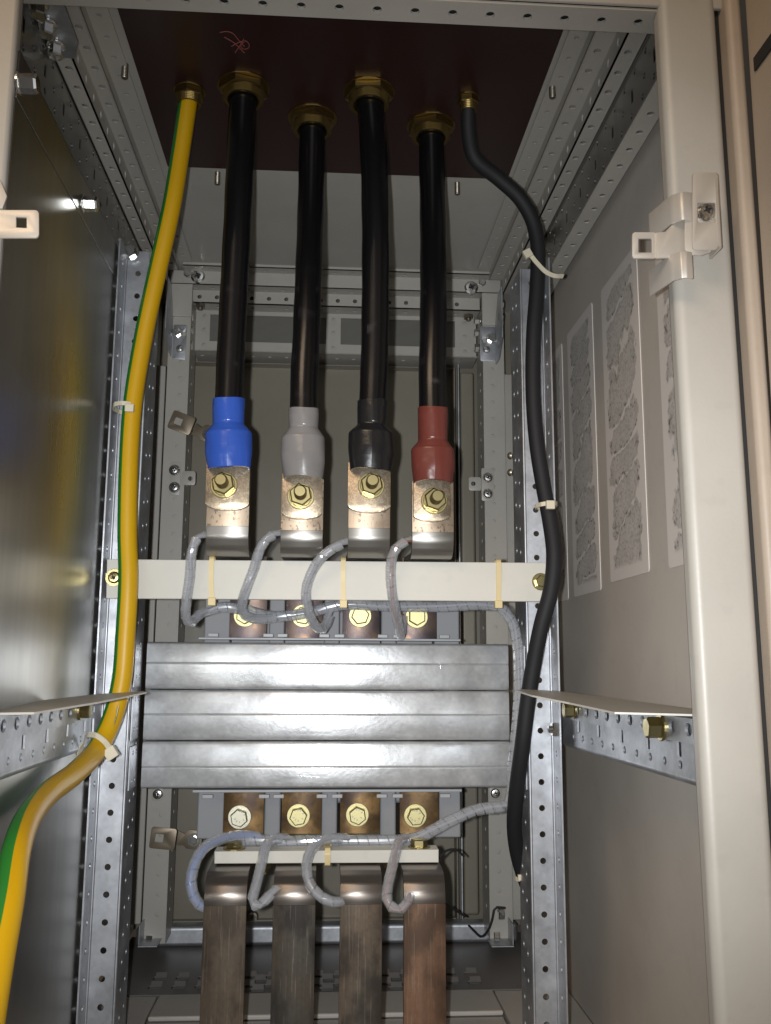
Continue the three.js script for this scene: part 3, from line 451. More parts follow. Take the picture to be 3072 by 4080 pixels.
for (const q of CABLES) {
  const g = py(...q.g, HR - 0.012), gd = -g.z, D = 0.870, v0 = q.p[0][1], v1 = q.p.at(-1)[1];
  gland(`brass gland in the red roof plate holding the cable with the ${q.c} sleeve`, V3(g.x, HR + EYE - 0.016, g.z), 0.0245);
  const pts = [V3(g.x, HR + EYE - 0.003, g.z), ...q.p.slice(1).map(([u, v]) => pz(u, v, gd + (D - gd) * step(0, 1, (v - v0) / (v1 - v0))))];
  const cx = pz((q.lug[0] + q.lug[1]) / 2, q.y[3], D).x, o = thing('power_cable', `thick black power cable with a ${q.c} heat-shrink sleeve and tinned lug`, 'cable', pz(q.p.at(-1)[0], q.y[3], D), 'four thick power cables');
  part('jacket', sweep(pts, (t) => 0.0135 + 0.0002 * Math.sin(t * 37 + q.w), { n: 28 }), M.cable, o);
  const mpd = SC / FPX * D / 0.985, a = pts.at(-1), top = pz(q.p.at(-1)[0], q.y[0], D), bot = pz((q.lug[0] + q.lug[1]) / 2 + (q.c === 'grey' ? 1 : 2), q.y[3], D), len = top.distanceTo(bot), hN = pz(q.p.at(-1)[0], q.y[1], D), hS = pz(q.p.at(-1)[0], q.y[2], D), L = (p) => bot.distanceTo(p) * 1, rn = q.n * mpd / 2, rw = q.w * mpd / 2, ln = L(hN), ls = L(hS);
  const prof = fillet([[rw * 0.78, 0], [rw * 0.885, 0.0002], [rw, ls * 0.46], [rw * 0.985, ls - 0.001], [rn * 0.96, ln + 0.0005], [rn, len * 0.90], [rn * 1.0, len], [rn * 0.86, len + 0.0002]], [0.001, 0.06, 0.005, 0.004, 0.01, 0.0006], 8);
  const sg = lathe(prof, 40); { const p = sg.attributes.position; for (let i = 0; i < p.count; i++) { const y = p.getY(i), k = 1 - 0.22 * (1 - step(ls, ln + 0.004, y)); p.setZ(i, p.getZ(i) * k); const ang = Math.atan2(p.getZ(i), p.getX(i)), w = 1 + 0.014 * Math.sin(3 * ang + y * 90 + q.w) + 0.012 * Math.sin(5 * ang - y * 160 + q.n); if (y > len * 0.97) p.setY(i, y + 0.0009 * Math.sin(2 * ang + q.w)); if (y < 0.001) p.setY(i, y + 0.0007 * Math.sin(2 * ang + q.n)); p.setX(i, p.getX(i) * w); p.setZ(i, p.getZ(i) * w); } sg.computeVertexNormals(); }
  part('heat_shrink_sleeve', aim(sg, bot, top.clone().sub(bot)), q.m, o, { label: `${q.c} heat-shrink sleeve` });
  // flattened palm of the lug
  const A = pz(q.lug[0], q.y[3] - 12, D), B = pz(q.lug[1], q.y[3] - 12, D), C = pz((q.lug[0] + q.lug[1]) / 2, q.lug[2], D), hw = (B.x - A.x) / 2, mx = (A.x + B.x) / 2, ol = [];
  for (let i = 0; i <= 12; i++) { const t = Math.PI + Math.PI * i / 12; ol.push([hw * Math.max(-1, Math.min(1, Math.cos(t) * 1.06)), C.y - A.y + hw * 0.42 + hw * 0.42 * Math.sin(t)]); }
  ol.push([hw, 0.004], [-hw, 0.004]);
  part('lug_palm', toCreasedNormals(sheet(ol, [], 0.006, V3(mx, A.y, -0.8728), ex, ey, 0.0008), 0.6), M.lug, o);
  // the bolt through lug and bar
  const b = pz(...q.bolt, 0.8726), bo = thing('lug_bolt', `yellow zinc threaded bolt, nut and washer clamping the lug of the ${q.c} sleeved cable`, 'bolt', b, 'lug bolts');
  part('washer', aim(washerGeo(0.006, 0.0128, 0.0022), b, ez), M.yellowzinc, bo);
  part('spring_washer', aim(washerGeo(0.006, 0.0108, 0.0022), b.clone().addScaledVector(ez, 0.0022), ez), M.yellowzinc, bo);
  part('nut', aim(hexGeo(0.0110, 0.0085), b.clone().addScaledVector(ez, 0.0044), ez, 0.2), M.yellowzinc, bo);
  part('thread', aim(threadGeo(0.0060, 0.020), b.clone().addScaledVector(ez, 0.0100), ez), M.yellowzinc, bo);
}
const pathOf = (a) => a.map(([u, v, d]) => pz(u, v, d));
let yellowPts, thinPts;
{ // earth cable, yellow with a green stripe
  const g = py(409, 212, HR - 0.012); gland('small brass gland in the red roof plate holding the yellow and green cable', V3(g.x, HR + EYE - 0.016, g.z), 0.0150);
  yellowPts = [V3(g.x, HR + EYE - 0.003, g.z), ...pathOf([[388, 342, 0.870], [371, 444, 0.876], [342, 577, 0.884], [327, 645, 0.887], [313, 713, 0.890], [292, 833, 0.892], [284, 900, 0.892], [278, 1000, 0.892], [275, 1150, 0.890], [277, 1250, 0.887], [271, 1370, 0.884], [263, 1470, 0.880], [245, 1545, 0.873], [213, 1615, 0.855], [165, 1668, 0.805], [100, 1718, 0.735], [57, 1775, 0.675], [34, 1845, 0.63], [18, 1950, 0.595], [-6, 2080, 0.565], [-28, 2212, 0.54], [-45, 2330, 0.52]])];
  const t = tex(256, (u, v) => { const a = Math.abs(((u - 0.04 + 1.5) % 1) - 0.5), k = step(0.185, 0.192, a), n = fbm(u, v, 6, 12, 301, 4), scr = step(0.74, 0.82, fbm(u, v, 30, 20, 305, 3)) * step(0.5, 0.7, n); const c = mix3([0.16, 0.48, 0.17], mix3([0.84, 0.665, 0.04], [0.79, 0.60, 0.06], n), k); return mix3(c, [0.88, 0.74, 0.42], 0.45 * scr); }, 1);
  mat('earth', { c: lin(0.92, 0.92, 0.92), map: t, roughness: 0.40 });
  const o = thing('earth_cable', 'yellow and green earth cable hanging from the roof and bending out past the post', 'cable', yellowPts.at(-1));
  const jk = part('jacket', sweep(yellowPts, 0.0092, { n: 30, twist: (t) => 0.12 + 0.58 * step(0.62, 0.85, t) }), M.earth, o, { keepUV: true });
  const k = pathOf([[256, 1525, 0.8655], [252, 1545, 0.8645], [248, 1560, 0.8630], [244, 1572, 0.8615]]);
  part('cut_mark', sweep(k, 0.0007, { n: 6, seg: 10 }), M.stud, jk);
}
{ // thin black cable
  const g = py(1012, 226, HR - 0.012); gland('smallest brass gland in the red roof plate holding the thin black cable', V3(g.x, HR + EYE - 0.016, g.z), 0.0105);
  thinPts = [V3(g.x, HR + EYE - 0.003, g.z), ...pathOf([[1013, 290, 0.862], [1026, 342, 0.870], [1075, 384, 0.880], [1122, 427, 0.887], [1150, 475, 0.892], [1162, 530, 0.895], [1160, 620, 0.897], [1153, 720, 0.897], [1152, 850, 0.897], [1160, 960, 0.897], [1174, 1050, 0.897], [1189, 1130, 0.893], [1197, 1200, 0.889], [1190, 1275, 0.889], [1170, 1350, 0.894], [1152, 1440, 0.904], [1141, 1510, 0.910], [1130, 1600, 0.918], [1117, 1700, 0.94], [1111, 1780, 0.965], [1117, 1840, 0.988], [1131, 1892, 1.008], [1146, 1932, 1.025]])];
  const o = thing('thin_black_cable', 'thin black rubber cable snaking down in front of the upright post', 'cable', thinPts.at(-1));
  part('jacket', sweep(thinPts, 0.0077, { n: 22 }), M.rubber, o);
}
// ================================================================ cable ties
function band(pts, w, t, wdir, closed = false) {
  const c = new THREE.CatmullRomCurve3(pts, closed, 'centripetal'), m = Math.ceil(c.getLength() / 0.0015), pos = [], idx = [];
  for (let i = 0; i <= m; i++) { const P = c.getPointAt(i / m), T = c.getTangentAt(i / m), a = wdir.clone().addScaledVector(T, -wdir.dot(T)).normalize(), b = V3().crossVectors(T, a); for (const [x, y] of [[-1, -1], [1, -1], [1, 1], [-1, 1]]) pos.push(...P.clone().addScaledVector(a, x * w / 2).addScaledVector(b, y * t / 2).toArray()); }
  for (let i = 0; i < m; i++) for (let k = 0; k < 4; k++) { const a = i * 4 + k, b = i * 4 + (k + 1) % 4; idx.push(a, b, a + 4, b, b + 4, a + 4); } idx.push(0, 2, 1, 0, 3, 2, m * 4, m * 4 + 1, m * 4 + 2, m * 4, m * 4 + 2, m * 4 + 3);
  const g = new THREE.BufferGeometry(); g.setAttribute('position', new THREE.Float32BufferAttribute(pos, 3)); g.setIndex(idx); const f = flat(g); f.setAttribute('uv', new THREE.Float32BufferAttribute(new Float32Array(f.attributes.position.count * 2), 2)); return toCreasedNormals(f, 0.6);
}
const headBox = (at, w, h, d, rz = 0) => { const g = new RoundedBoxGeometry(w, h, d, 2, 0.0008); g.rotateZ(rz); g.translate(at.x, at.y, at.z); return g; };
function tie(label, strap, head, hs, wdir, m = M.tie, w = 0.0042, rz = 0, closed = false, group = 'nylon cable ties') {
  const o = thing('cable_tie', label, 'cable tie', head, group);
  part('strap', band(strap, w, 0.0011, wdir, closed), m, o); part('lock_head', headBox(head, ...hs, rz), m, o); return o;
}
{
  const ring = (u, v, d, rx, rz, dy = 0, n = 14) => { const c = pz(u, v, d), o = []; for (let i = 0; i < n; i++) { const a = i / n * Math.PI * 2; o.push(V3(c.x + rx * Math.cos(a), c.y + dy * Math.cos(a), c.z + rz * Math.sin(a))); } return o; };
  tie('off-white tie holding the yellow cable to the post at sleeve height', ring(275, 883, 0.9, 0.0130, 0.0195, 0), pz(280, 882, 0.8785), [0.0085, 0.0075, 0.005], ey, M.tie, 0.0042, 0, true);
  tie('off-white tie with a long tail holding the black cable at the top of the post', pathOf([[1132, 548, 0.90], [1143, 548, 0.885], [1160, 568, 0.8835], [1180, 588, 0.886], [1198, 596, 0.884], [1217, 597, 0.876]]), pz(1140, 548, 0.882), [0.0085, 0.0085, 0.005], V3(0.4, 1, 0.1), M.tie, 0.0045, 0.5);
  tie('off-white tie holding the black cable to the post above the white bar', ring(1180, 1092, 0.9, 0.0105, 0.0125, 0.001), pz(1189, 1091, 0.8835), [0.0085, 0.0085, 0.005], ey, M.tie, 0.0042, 0, true);
  tie('off-white tie slanting over the yellow cable below the side rail', pathOf([[170, 1632, 0.875], [182, 1598, 0.865], [190, 1588, 0.853], [210, 1590, 0.843], [228, 1604, 0.845], [240, 1624, 0.852]]), pz(240, 1627, 0.850), [0.0105, 0.0105, 0.007], V3(0.5, 1, 0.4), M.tie, 0.0048, 0.6);
  tie('small off-white tie end beside the black cable at the foot of its run', ring(1131, 1897, 1.008, 0.0085, 0.0085), pz(1124, 1896, 0.993), [0.005, 0.006, 0.004], ey, M.tie, 0.0042, 0, true);
  for (const [u, v0, v1, l] of [[458, 1206, 1300, 'below the blue sleeved cable'], [742, 1209, 1305, 'between the grey and black sleeved cables'], [1077, 1213, 1306, 'near the thin black cable']]) { const a = pz(u, v0 - 1, 0.9042), b = pz(u, v1 - 4, 0.9042), z1 = -0.9125; tie(`amber tie round the long white bar ${l}`, [V3(b.x, b.y, b.z), V3(a.x, (a.y + b.y) / 2, a.z + 0.0002), V3(a.x, a.y + 0.0006, a.z), V3(a.x, a.y + 0.0008, z1), V3(b.x, (a.y + b.y) / 2, z1 - 0.0004), V3(b.x, b.y - 0.002, z1), V3(b.x, b.y - 0.002, -0.906)], pz(u, v1, 0.9045), [0.0075, 0.0078, 0.006], ex, M.tieAmber, 0.0047, 0, false, 'amber ties on the long white bar'); }
  const a = pz(708, 1838, 0.9288), b = pz(708, 1866.5, 0.9288); tie('amber tie round the short white bar', [V3(a.x, a.y + 0.001, -0.95), V3(a.x, a.y + 0.001, a.z), V3(a.x, b.y - 0.0008, b.z), V3(a.x, b.y - 0.0012, -0.953)], V3(a.x, a.y + 0.002, -0.954), [0.0075, 0.006, 0.006], ex, M.tieAmber, 0.0052);
}
// ================================================================ sensing wires in clear spiral wrap
function wrapped(label, pts, m, r = 0.0053, group) {
  const P = pathOf(pts), o = thing('spiral_wrapped_wire', label, 'wire', P[0], group);
  const off = (k) => P.map((p, i) => p.clone().add(V3(Math.cos(i * 1.9 + k) * r * 0.22, Math.sin(i * 1.9 + k) * r * 0.22, Math.sin(i * 1.1 + k) * r * 0.2)));
  const sw = part('spiral_wrap', helix(P, r, 0.0105, 0.87), M.wrap, o);
  part('inner_wire', sweep(off(0), r * (m === M.wireBlue ? 0.62 : 0.40), { n: 10, ref: V3(0.3, 0.2, 1).normalize() }), m, sw);
return o;
}
const UG = 'upper spiral-wrapped wires', LG = 'lower spiral-wrapped wires';
wrapped('clear spiral-wrapped wire looping over the long white bar below the blue sleeve', [[446, 1158, 0.888], [425, 1165, 0.884], [414, 1195, 0.884], [410, 1245, 0.890], [403, 1295, 0.895], [401, 1330, 0.91], [412, 1346, 0.925], [430, 1328, 0.94], [455, 1318, 0.948]], M.wireGrey, 0.0050, UG);
wrapped('clear spiral-wrapped wire looping over the long white bar below the grey sleeve', [[610, 1154, 0.888], [582, 1160, 0.884], [562, 1185, 0.884], [550, 1225, 0.890], [533, 1270, 0.892], [523, 1305, 0.905], [530, 1330, 0.925], [560, 1338, 0.94], [595, 1335, 0.95]], M.wireGrey, 0.0050, UG);
wrapped('clear spiral-wrapped wire looping over the long white bar below the black sleeve', [[754, 1172, 0.888], [728, 1180, 0.884], [697, 1202, 0.884], [674, 1235, 0.890], [661, 1275, 0.893], [664, 1310, 0.90], [678, 1348, 0.92], [696, 1360, 0.935], [708, 1342, 0.945], [716, 1315, 0.95]], M.wireGrey, 0.0050, UG);
wrapped('clear spiral-wrapped wire looping over the long white bar below the brown sleeve', [[894, 1168, 0.888], [872, 1172, 0.884], [852, 1190, 0.884], [844, 1225, 0.890], [846, 1275, 0.893], [854, 1318, 0.905], [861, 1350, 0.925], [866, 1374, 0.945], [870, 1330, 0.96]], M.wireBrown, 0.0050, UG);
wrapped('spiral-wrapped wire bundle running under the long white bar and down beside the cross rails', [[448, 1320, 0.948], [475, 1312, 0.95], [520, 1316, 0.952], [585, 1332, 0.952], [655, 1326, 0.952], [740, 1307, 0.95], [830, 1309, 0.95], [950, 1311, 0.95], [1040, 1307, 0.948], [1080, 1312, 0.948], [1105, 1340, 0.95], [1118, 1390, 0.952], [1122, 1460, 0.955], [1118, 1560, 0.958], [1108, 1650, 0.962], [1104, 1720, 0.968], [1096, 1746, 0.972]], M.wireGrey, 0.0057, UG);
wrapped('spiral-wrapped wire bundle running along the short white bar from the thin black cable', [[1104, 1741, 0.968], [1070, 1745, 0.968], [1030, 1750, 0.966], [985, 1768, 0.962], [930, 1797, 0.958], [890, 1814, 0.957], [840, 1817, 0.958], [760, 1818, 0.96], [690, 1817, 0.96], [620, 1820, 0.96], [560, 1816, 0.96], [505, 1818, 0.96]], M.wireGrey, 0.0060, LG);
wrapped('blue wire in clear spiral wrap looping in front of the brown oxidised busbar', [[560, 1808, 0.965], [520, 1806, 0.955], [475, 1814, 0.935], [440, 1833, 0.915], [420, 1868, 0.90], [413, 1905, 0.892], [420, 1940, 0.892], [440, 1962, 0.896], [455, 1964, 0.899]], M.wireBlue, 0.0053, LG);
wrapped('clear spiral-wrapped wire looping between the brown and the dark busbars', [[622, 1812, 0.955], [595, 1812, 0.945], [574, 1830, 0.925], [564, 1870, 0.91], [553, 1915, 0.895], [546, 1948, 0.885], [558, 1958, 0.882], [580, 1938, 0.885], [600, 1920, 0.893]], M.wireGrey, 0.0050, LG);
wrapped('clear spiral-wrapped wire looping from the dark to the mottled busbar', [[752, 1812, 0.955], [720, 1812, 0.945], [690, 1820, 0.93], [668, 1845, 0.915], [662, 1880, 0.90], [674, 1918, 0.89], [700, 1942, 0.886], [728, 1950, 0.889], [745, 1946, 0.897]], M.wireGrey, 0.0050, LG);
wrapped('clear spiral-wrapped wire looping beside the copper-coloured lower busbar', [[885, 1810, 0.957], [866, 1815, 0.945], [856, 1840, 0.925], [846, 1880, 0.905], [837, 1920, 0.892], [838, 1950, 0.885], [858, 1966, 0.882], [878, 1955, 0.885], [888, 1925, 0.895]], M.wireBrown, 0.0050, LG);

// ================================================================ small ironwork
for (const [u, v, l] of [[270, 146, 'between red plate and bare metal wall'], [1193, 189, 'between red plate and painted wall'], [470, 379, 'behind the red plate near the blue sleeved cable'], [988, 401, 'behind the red plate near the brown sleeved cable']]) {
  const at = py(u, v, HR - 0.004), o = thing('roof_stud', `threaded stud hanging from the roof ${l}`, 'stud', at, 'roof studs');
  part('thread', aim(threadGeo(0.0033, 0.0150), V3(at.x, HR + EYE - 0.0005, at.z), neg(ey)), M.stud, o);
}
// glue strips on the painted side wall
[[0.657, 0.771, 0.081, 0.405, 'beside the front column'], [0.820, 0.935, 0.083, 0.400, 'second from the front column'], [0.970, 1.078, 0.078, 0.402, 'close to the upright post'], [1.105, 1.205, 0.077, 0.402, 'partly hidden behind the upright post']].forEach(([d0, d1, h0, h1, l], i) => {
  const o = thing('glue_strip', `pale mottled adhesive strip on the painted side wall, ${l}`, 'adhesive strip', W(XR - 0.001, h0, (d0 + d1) / 2), 'adhesive strips on the side wall');
  let g = sheet(rrect(-d1, h0, -d0, h1, 0.004, 3), [], 0.0007, W(XR - 0.0008, 0, 0), ez, ey); g = g.index ? g.toNonIndexed() : g;
  const P = g.attributes.position, uv = new Float32Array(P.count * 2); for (let k = 0; k < P.count; k++) { uv[2 * k] = (-P.getZ(k) - d0) / (d1 - d0); uv[2 * k + 1] = (P.getY(k) - EYE - h0) / (h1 - h0); } g.setAttribute('uv', new THREE.BufferAttribute(uv, 2));
  part('strip', g, M['residue' + i % 3], o, { keepUV: true });
});
// latch on the right front column
{
  const o = thing('door_latch', 'large bent zinc door latch with square hole on the front column', 'latch', pz(1500, 540, 0.59)), f = (q, d) => q.map(([u, v]) => { const p = pz(u, v, d); return [p.x, p.y]; });
  const pl = (out, hole, d, t, bev = 0.0006) => sheet(f(out, d), hole ? [{ pts: f(hole, d).reverse() }] : [], t, V3(0, 0, -d), ex, ey, bev);
  const rr = (a, b, c, e, r) => rrect(a, b, c, e, r, 4).map(([x, y]) => [x, y]).reverse();
  part('cover_plate', [toCreasedNormals(pl(rr(1496, 372, 1552, 540, 9), rr(1508, 438, 1546, 480, 2), 0.572, 0.0015), 0.5), strip(fillet([[pz(1551, 456, 0.572).x - 0.001, 0.5725], [pz(1556, 456, 0.572).x, 0.5725], [pz(1556, 456, 0.572).x, 0.592]], 0.003), 0.0015, 0.050, V3(0, pz(1550, 458, 0.572).y, 0), ex, neg(ez), 0.0003)], M.latch, o);
  part('hook_tab', toCreasedNormals(pl([...rr(1366, 501, 1420, 558, 7).slice(0)], rr(1380, 515, 1408, 545, 1), 0.588, 0.002), 0.5), M.latch, o);
  part('hook_arm', [toCreasedNormals(pl([[1418, 502], [1438, 500], [1452, 486], [1464, 470], [1478, 468], [1484, 478], [1486, 540], [1470, 546], [1455, 556], [1418, 558]].reverse(), null, 0.5866, 0.002), 0.5)], M.latch, o);
  for (const [v0, v1, sk] of [[414, 474, -8], [542, 600, 6]]) { const a = pz(1440, (v0 + v1) / 2, 0.58), b = pz(1496, (v0 + v1) / 2, 0.58), h = pz(1440, v0, 0.58).y - pz(1440, v1, 0.58).y; part('ear', strip(fillet([[a.x, 0.612], [a.x + 0.006, 0.585], [a.x + 0.012, 0.579], [b.x, 0.581]], [0.004, 0.006]), 0.0016, h, V3(0, a.y, 0), ex, neg(ez), 0.0004), M.latch, o); }
  part('back_plate', toCreasedNormals(pl([[1480, 415], [1500, 420], [1545, 470], [1548, 530], [1535, 545], [1515, 552], [1490, 550], [1480, 540]].reverse(), null, 0.5815, 0.0018), 0.5), M.latch, o);
  bolt('latch_screw', 'bright screw inside the square hole of the large door latch', pz(1524, 460, 0.5812), ez, { r: 0.0062, h: 0.005, m: M.zinc, cross: true });
}
{ // latch tab on the left
  const o = thing('latch_tab', 'zinc latch tab with a square hole before the bare metal wall', 'latch', pz(40, 485, 0.60)), f = (q, d) => q.map(([u, v]) => { const p = pz(u, v, d); return [p.x, p.y]; }), d = 0.592;
  part('tab', toCreasedNormals(sheet(f(rrect(-60, 453, 84, 514, 9, 4).reverse(), d), [{ pts: f([[35, 469], [57, 470], [57, 492], [35, 491]], d) }], 0.002, V3(0, 0, -d), ex, ey, 0.0006), 0.5), M.latch, o);
  part('arm', toCreasedNormals(sheet(f([[-30, 350], [4, 395], [16, 425], [6, 452], [-30, 452]].reverse(), d), [], 0.002, V3(0, 0, -d + 0.001), ex, ey, 0.0004), 0.5), M.latch, o);
}
// brackets, clips and screws round the rear frame
const R0 = 1.2880;
const frontal = (u0, v0, u1, v1, d, t, r, m, name, o, hole) => { const a = pz(u0, v1, d), b = pz(u1, v0, d), hs = hole ? [circle(pz(hole[0], hole[1], d).x, pz(hole[0], hole[1], d).y, hole[2])] : []; return part(name, toCreasedNormals(sheet(rrect(a.x, a.y, b.x, b.y, r, 4), hs, t, V3(0, 0, -d), ex, ey, 0.0003), 0.5), m, o); };
for (const [s, l, p1, p2, hx] of [[1, 'on the bare metal wall side', [372, 702, 404, 776], [[383, 719], [389, 754]], [397, 722]], [-1, 'on the painted wall side', [1038, 706, 1070, 780], [[1061, 732], [1051, 756]], [1047, 736]]]) {
  const o = thing('corner_bracket', `galvanised corner bracket on the rear frame ${l}, below the roof`, 'bracket', pz((p1[0] + p1[2]) / 2, p1[3], R0), 'rear corner brackets');
  frontal(...p1, R0, 0.0015, 0.002, M.steel, 'plate', o, [...hx, 0.0035]);
  const xi = s > 0 ? pz(p1[0], 740, R0).x : pz(p1[2], 740, R0).x; const gx = [[1.2875, 0.432], [1.2875, 0.492], [1.262, 0.53], [1.235, 0.53], [1.235, 0.455], [1.262, 0.432]];
  part('gusset', s > 0 ? sheet(gx, [], 0.0015, W(xi, 0, 0), neg(ez), ey) : sheet(gx.map(([a, b]) => [-a, b]).reverse(), [], 0.0015, W(xi, 0, 0), ez, ey), M.steel, o);
  p2.forEach(([u, v], i) => bolt('bracket_screw', `${i ? 'domed' : 'hex'} zinc screw on the rear corner bracket ${l}`, pz(u, v, R0 - 0.0002), ez, { r: i ? 0.0058 : 0.0062, h: 0.0055, m: M.zinc, dome: !!i, wr: i ? 0 : 0.0078 }));
  const c = thing('frame_clip', `zinc clip with a punched tab on the rear post ${l}`, 'clip', pz(s > 0 ? 378 : 1054, s > 0 ? 1068 : 1080, R0), 'rear post clips');
  if (s > 0) { frontal(366, 998, 391, 1070, R0, 0.0015, 0.002, M.paint, 'plate', c); frontal(392, 1018, 423, 1048, R0 - 0.001, 0.0015, 0.0035, M.paint, 'tab', c, [411, 1034, 0.0032]); }
  else { frontal(1041, 1012, 1067, 1082, R0, 0.0015, 0.002, M.paint, 'plate', c); frontal(1013, 1031, 1040, 1060, R0 - 0.001, 0.0015, 0.0035, M.paint, 'tab', c, [1023, 1045, 0.0032]); }
  (s > 0 ? [[377, 1016], [377, 1053]] : [[1054, 1032], [1054, 1067]]).forEach(([u, v], i) => bolt('clip_screw', `${i ? 'lower' : 'upper'} zinc cross-head screw of the rear post clip ${l}`, pz(u, v, R0 - 0.0002), ez, { r: 0.0066, h: 0.004, m: M.zinc, cross: true, wr: 0.0078, wh: 0.0008 }));
  const c2 = thing('frame_clip', `small clip on the rear post ${l}, below the rails`, 'clip', pz(s > 0 ? 341 : 1070, 1732, R0), 'lower rear post clips');
  s > 0 ? frontal(328, 1700, 352, 1730, R0, 0.0015, 0.003, M.paint, 'plate', c2) : frontal(1058, 1700, 1084, 1728, R0, 0.0015, 0.003, M.paint, 'plate', c2);
  bolt('clip_screw', `zinc screw of the small rear clip below the rails ${l}`, pz(s > 0 ? 341 : 1070, s > 0 ? 1716 : 1714, R0 - 0.0002), ez, { r: 0.0066, h: 0.004, m: M.zinc, cross: true });
}
for (const [u, v, d, r, l, side] of [[412, 684, 1.300, 0.006, 'upper bolt at the vent edge', 1], [412, 713, 1.300, 0.006, 'middle bolt at the vent edge', 1], [410, 746, 1.300, 0.0068, 'lower bolt at the vent edge', 1], [1029, 694, 1.300, 0.006, 'upper bolt at the vent edge', -1], [1029, 720, 1.300, 0.006, 'middle bolt at the vent edge', -1], [1030, 753, 1.300, 0.0068, 'lower bolt at the vent edge', -1]])
  bolt('vent_bolt', `zinc hex ${l} ${side > 0 ? 'behind the yellow cable' : 'behind the thin black cable'}`, pz(u, v, d).add(V3(-side * 0.006, 0, 0)), V3(side, 0, 0), { r, h: 0.008, m: M.zinc, wr: r * 1.15, group: 'vent edge bolts' });
for (const [u, v, h, l] of [[433, 660, 0.5225, 'behind the yellow cable'], [1012, 684, 0.5225, 'behind the thin black cable']]) bolt('header_bolt', `dark hex bolt pointing down into the vent recess ${l}`, py(u, v - 3, h), neg(ey), { r: 0.0075, h: 0.006, m: M.stud, stud: 0.004 });
bolt('header_screw', 'large domed zinc screw on the rear header behind the yellow cable', pz(428, 598, 1.289), ez, { r: 0.0105, h: 0.005, m: M.zinc, cross: true });
bolt('header_screw', 'large domed zinc screw on the rear header behind the thin black cable', pz(1018, 622, 1.289), ez, { r: 0.0105, h: 0.005, m: M.zinc, cross: true });
for (const [u, v, l] of [[406, 593, 'behind the yellow cable'], [1041, 612, 'behind the thin black cable']]) bolt('header_nut', `small zinc nut at the end of the rear header ${l}`, pz(u, v, 1.272), ez, { r: 0.0058, h: 0.006, m: M.zinc });
for (const [u, v, l] of [[1088, 658, 'upper'], [1087, 686, 'lower']]) bolt('rear_nut', `${l} dark nut on the rear corner behind the thin black cable`, pz(u, v, 1.26), neg(ex), { r: 0.0068, h: 0.007, m: M.stud });
for (const [u, v, l] of [[1104, 985, 'upper'], [1104, 1021, 'lower']]) bolt('flange_screw', `${l} small dark screw tip inside the post behind the thin black cable`, px(u, v, pz(1147.5, 1866, PD).x - 0.0016), neg(ex), { r: 0.0042, h: 0.004, m: M.stud, dome: true });
bolt('rear_screw', 'zinc screw low on the rear door beside the blue wire', pz(357, 1985, 1.39), ez, { r: 0.0085, h: 0.006, m: M.zinc, dome: true });
bolt('rear_screw', 'dark screw low on the rear door between the first two lower busbars', pz(546, 1980, 1.39), ez, { r: 0.0085, h: 0.006, m: M.stud, dome: true });
for (const [u, v, l] of [[1089, 1975, 'upper'], [1079, 2023, 'lower']]) bolt('rear_foot_bolt', `${l} bright zinc bolt at the foot of the rear post on the painted wall side`, pz(u, v, 1.287), neg(ex), { r: 0.007, h: 0.008, m: M.zinc });
bolt('rear_foot_bolt', 'bright zinc bolt at the foot of the rear post on the bare metal wall side', pz(316, 2030, 1.287), ex, { r: 0.006, h: 0.008, m: M.zinc });
for (const [s, l, a] of [[1, 'bare metal wall side', [302, 2012, 345, 2040]], [-1, 'painted wall side', [1058, 2008, 1106, 2040]]]) {
  const o = thing('foot_bracket', `thin galvanised foot bracket at the rear post base on the ${l}`, 'bracket', pz((a[0] + a[2]) / 2, a[3], 1.27), 'rear foot brackets');
  const p = pz(a[0], a[3], 1.27), q = pz(a[2], a[1], 1.27); part('plate', box(p.x, q.x, p.y - EYE, p.y - EYE + 0.0015, 1.255, 1.29, 0.0005), M.steel, o);
  const xs = s > 0 ? p.x : q.x - 0.0015; part('side', box(xs, xs + 0.0015, p.y - EYE + 0.0016, q.y - EYE + 0.01, 1.258, 1.29, 0.0005), M.steel, o);
}
// rear latches
for (const [u, v, rz, l, d] of [[392, 913, -0.35, 'beside the blue sleeve', 1.272], [352, 1812, -0.1, 'low down behind the blue wire', 1.274]]) {
  const c = pz(u, v, d), o = thing('rear_latch', `tarnished square-holed latch on the rear door ${l}`, 'latch', c, 'rear door latches'), U = V3(Math.cos(rz), Math.sin(rz), 0), V = V3(-Math.sin(rz), Math.cos(rz), 0);
  part('tab', toCreasedNormals(sheet(rrect(-0.0165, -0.0135, 0.0165, 0.0135, 0.003, 3), [slot(-0.005, 0, 0.011, 0.010)], 0.002, c, U, V, 0.0004), 0.5), M.latchDark, o);
  part('arm', toCreasedNormals(sheet([[0.0165, -0.009], [0.026, -0.008], [0.030, -0.012], [0.049, -0.012], [0.049, 0.012], [0.030, 0.012], [0.026, 0.006], [0.0165, 0.009]], [], 0.002, c.clone().addScaledVector(ez, -0.012), U, V, 0.0004), 0.5), M.latchDark, o);
  bolt('latch_nut', `round-washered bolt of the tarnished rear latch ${l}`, c.clone().addScaledVector(U, 0.039).add(V3(0, 0, -0.0115)), ez, { r: 0.0055, h: 0.005, m: M.zinc, wr: 0.0085 });
}
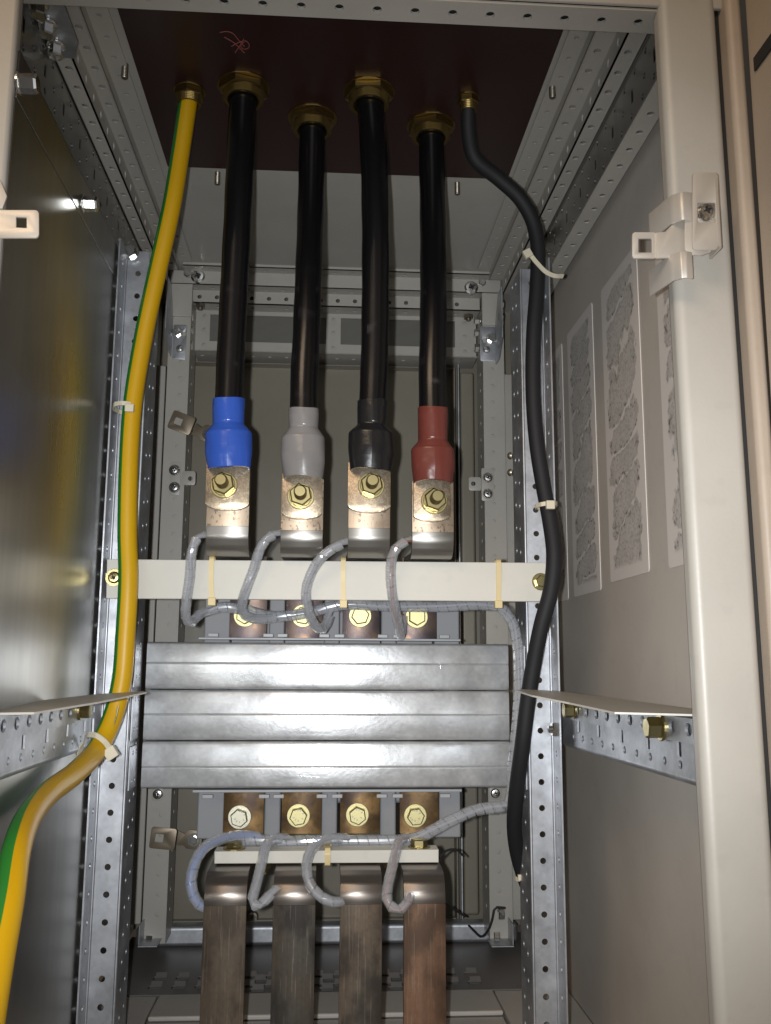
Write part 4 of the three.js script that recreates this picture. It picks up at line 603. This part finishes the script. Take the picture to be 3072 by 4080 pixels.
// corner bracket in the front roof corner, bolts on the roof side rail
{
  const q = [[60, 8], [137, 8], [168, 92], [163, 126], [122, 126]].map(([u, v]) => py(u, v, 0.5285)), o = thing('roof_bracket', 'galvanised corner bracket under the roof at the front corner by the bare metal wall', 'bracket', q[3]);
  part('plate', sheet(q.map((p) => [p.x, -p.z]), [], 0.002, V3(0, 0.5305 + EYE, 0), ex, neg(ez)), M.steel, o);
  for (const [u, v, l] of [[85, 14, 'first, next to the front header'], [103, 58, 'middle'], [121, 104, 'last, at the rounded corner']]) bolt('roof_bolt', `zinc hex bolt under the roof corner bracket: ${l}`, py(u, v - 6, 0.528), neg(ey), { r: 0.0065, h: 0.010, m: M.zinc, wr: 0.008, group: 'roof bracket bolts' });
  bolt('rail_end_bolt', 'shiny hex bolt on the top strip of the bare metal wall, mirrored in it', px(178, 440, -0.2222), ex, { r: 0.0068, h: 0.012, m: M.zinc, wr: 0.008 });
  bolt('post_top_bolt', 'shiny hex bolt at the top of the post behind the yellow cable', pz(283, 547, 0.938), ez, { r: 0.0068, h: 0.006, m: M.zinc, wr: 0.0085 });
  bolt('rail_end_bolt', 'dim hex bolt on the top strip of the bare metal wall near the front', px(40, 180, -0.2222), ex, { r: 0.0068, h: 0.012, m: M.zinc, wr: 0.008 });
}
// loose thin wires
{
  const w = (label, pts, r, m) => { const P = pathOf(pts), o = thing('thin_wire', label, 'wire', P[0]); part('wire', sweep(P, r, { n: 8, ref: V3(0.3, 0.2, 1).normalize() }), m, o); };
  w('thin grey wire hanging in a curve beside the bare metal wall', [[20, 255, 0.625], [38, 300, 0.632], [48, 340, 0.638], [49, 375, 0.638], [42, 400, 0.635], [28, 412, 0.63], [5, 405, 0.622]], 0.0011, M.zinc);
  w('thin dark wire arching out beside the end of the short white bar', [[945, 1858, 0.99], [965, 1838, 1.0], [985, 1836, 1.01], [1002, 1850, 1.03]], 0.0012, M.wireBlack);
  w('thin dark wire slanting behind the copper-coloured busbar', [[945, 1940, 1.10], [970, 1957, 1.13], [1005, 1980, 1.18]], 0.0014, M.wireBlack);
  w('small green and yellow earth wire sagging at the foot of the rear post', [[1092, 1962, 1.27], [1070, 1962, 1.268], [1064, 1985, 1.27], [1055, 2010, 1.275], [1040, 2024, 1.285], [1025, 2012, 1.30], [1013, 2000, 1.32]], 0.0016, M.wireBlack);
}
renderer.render(scene, camera);
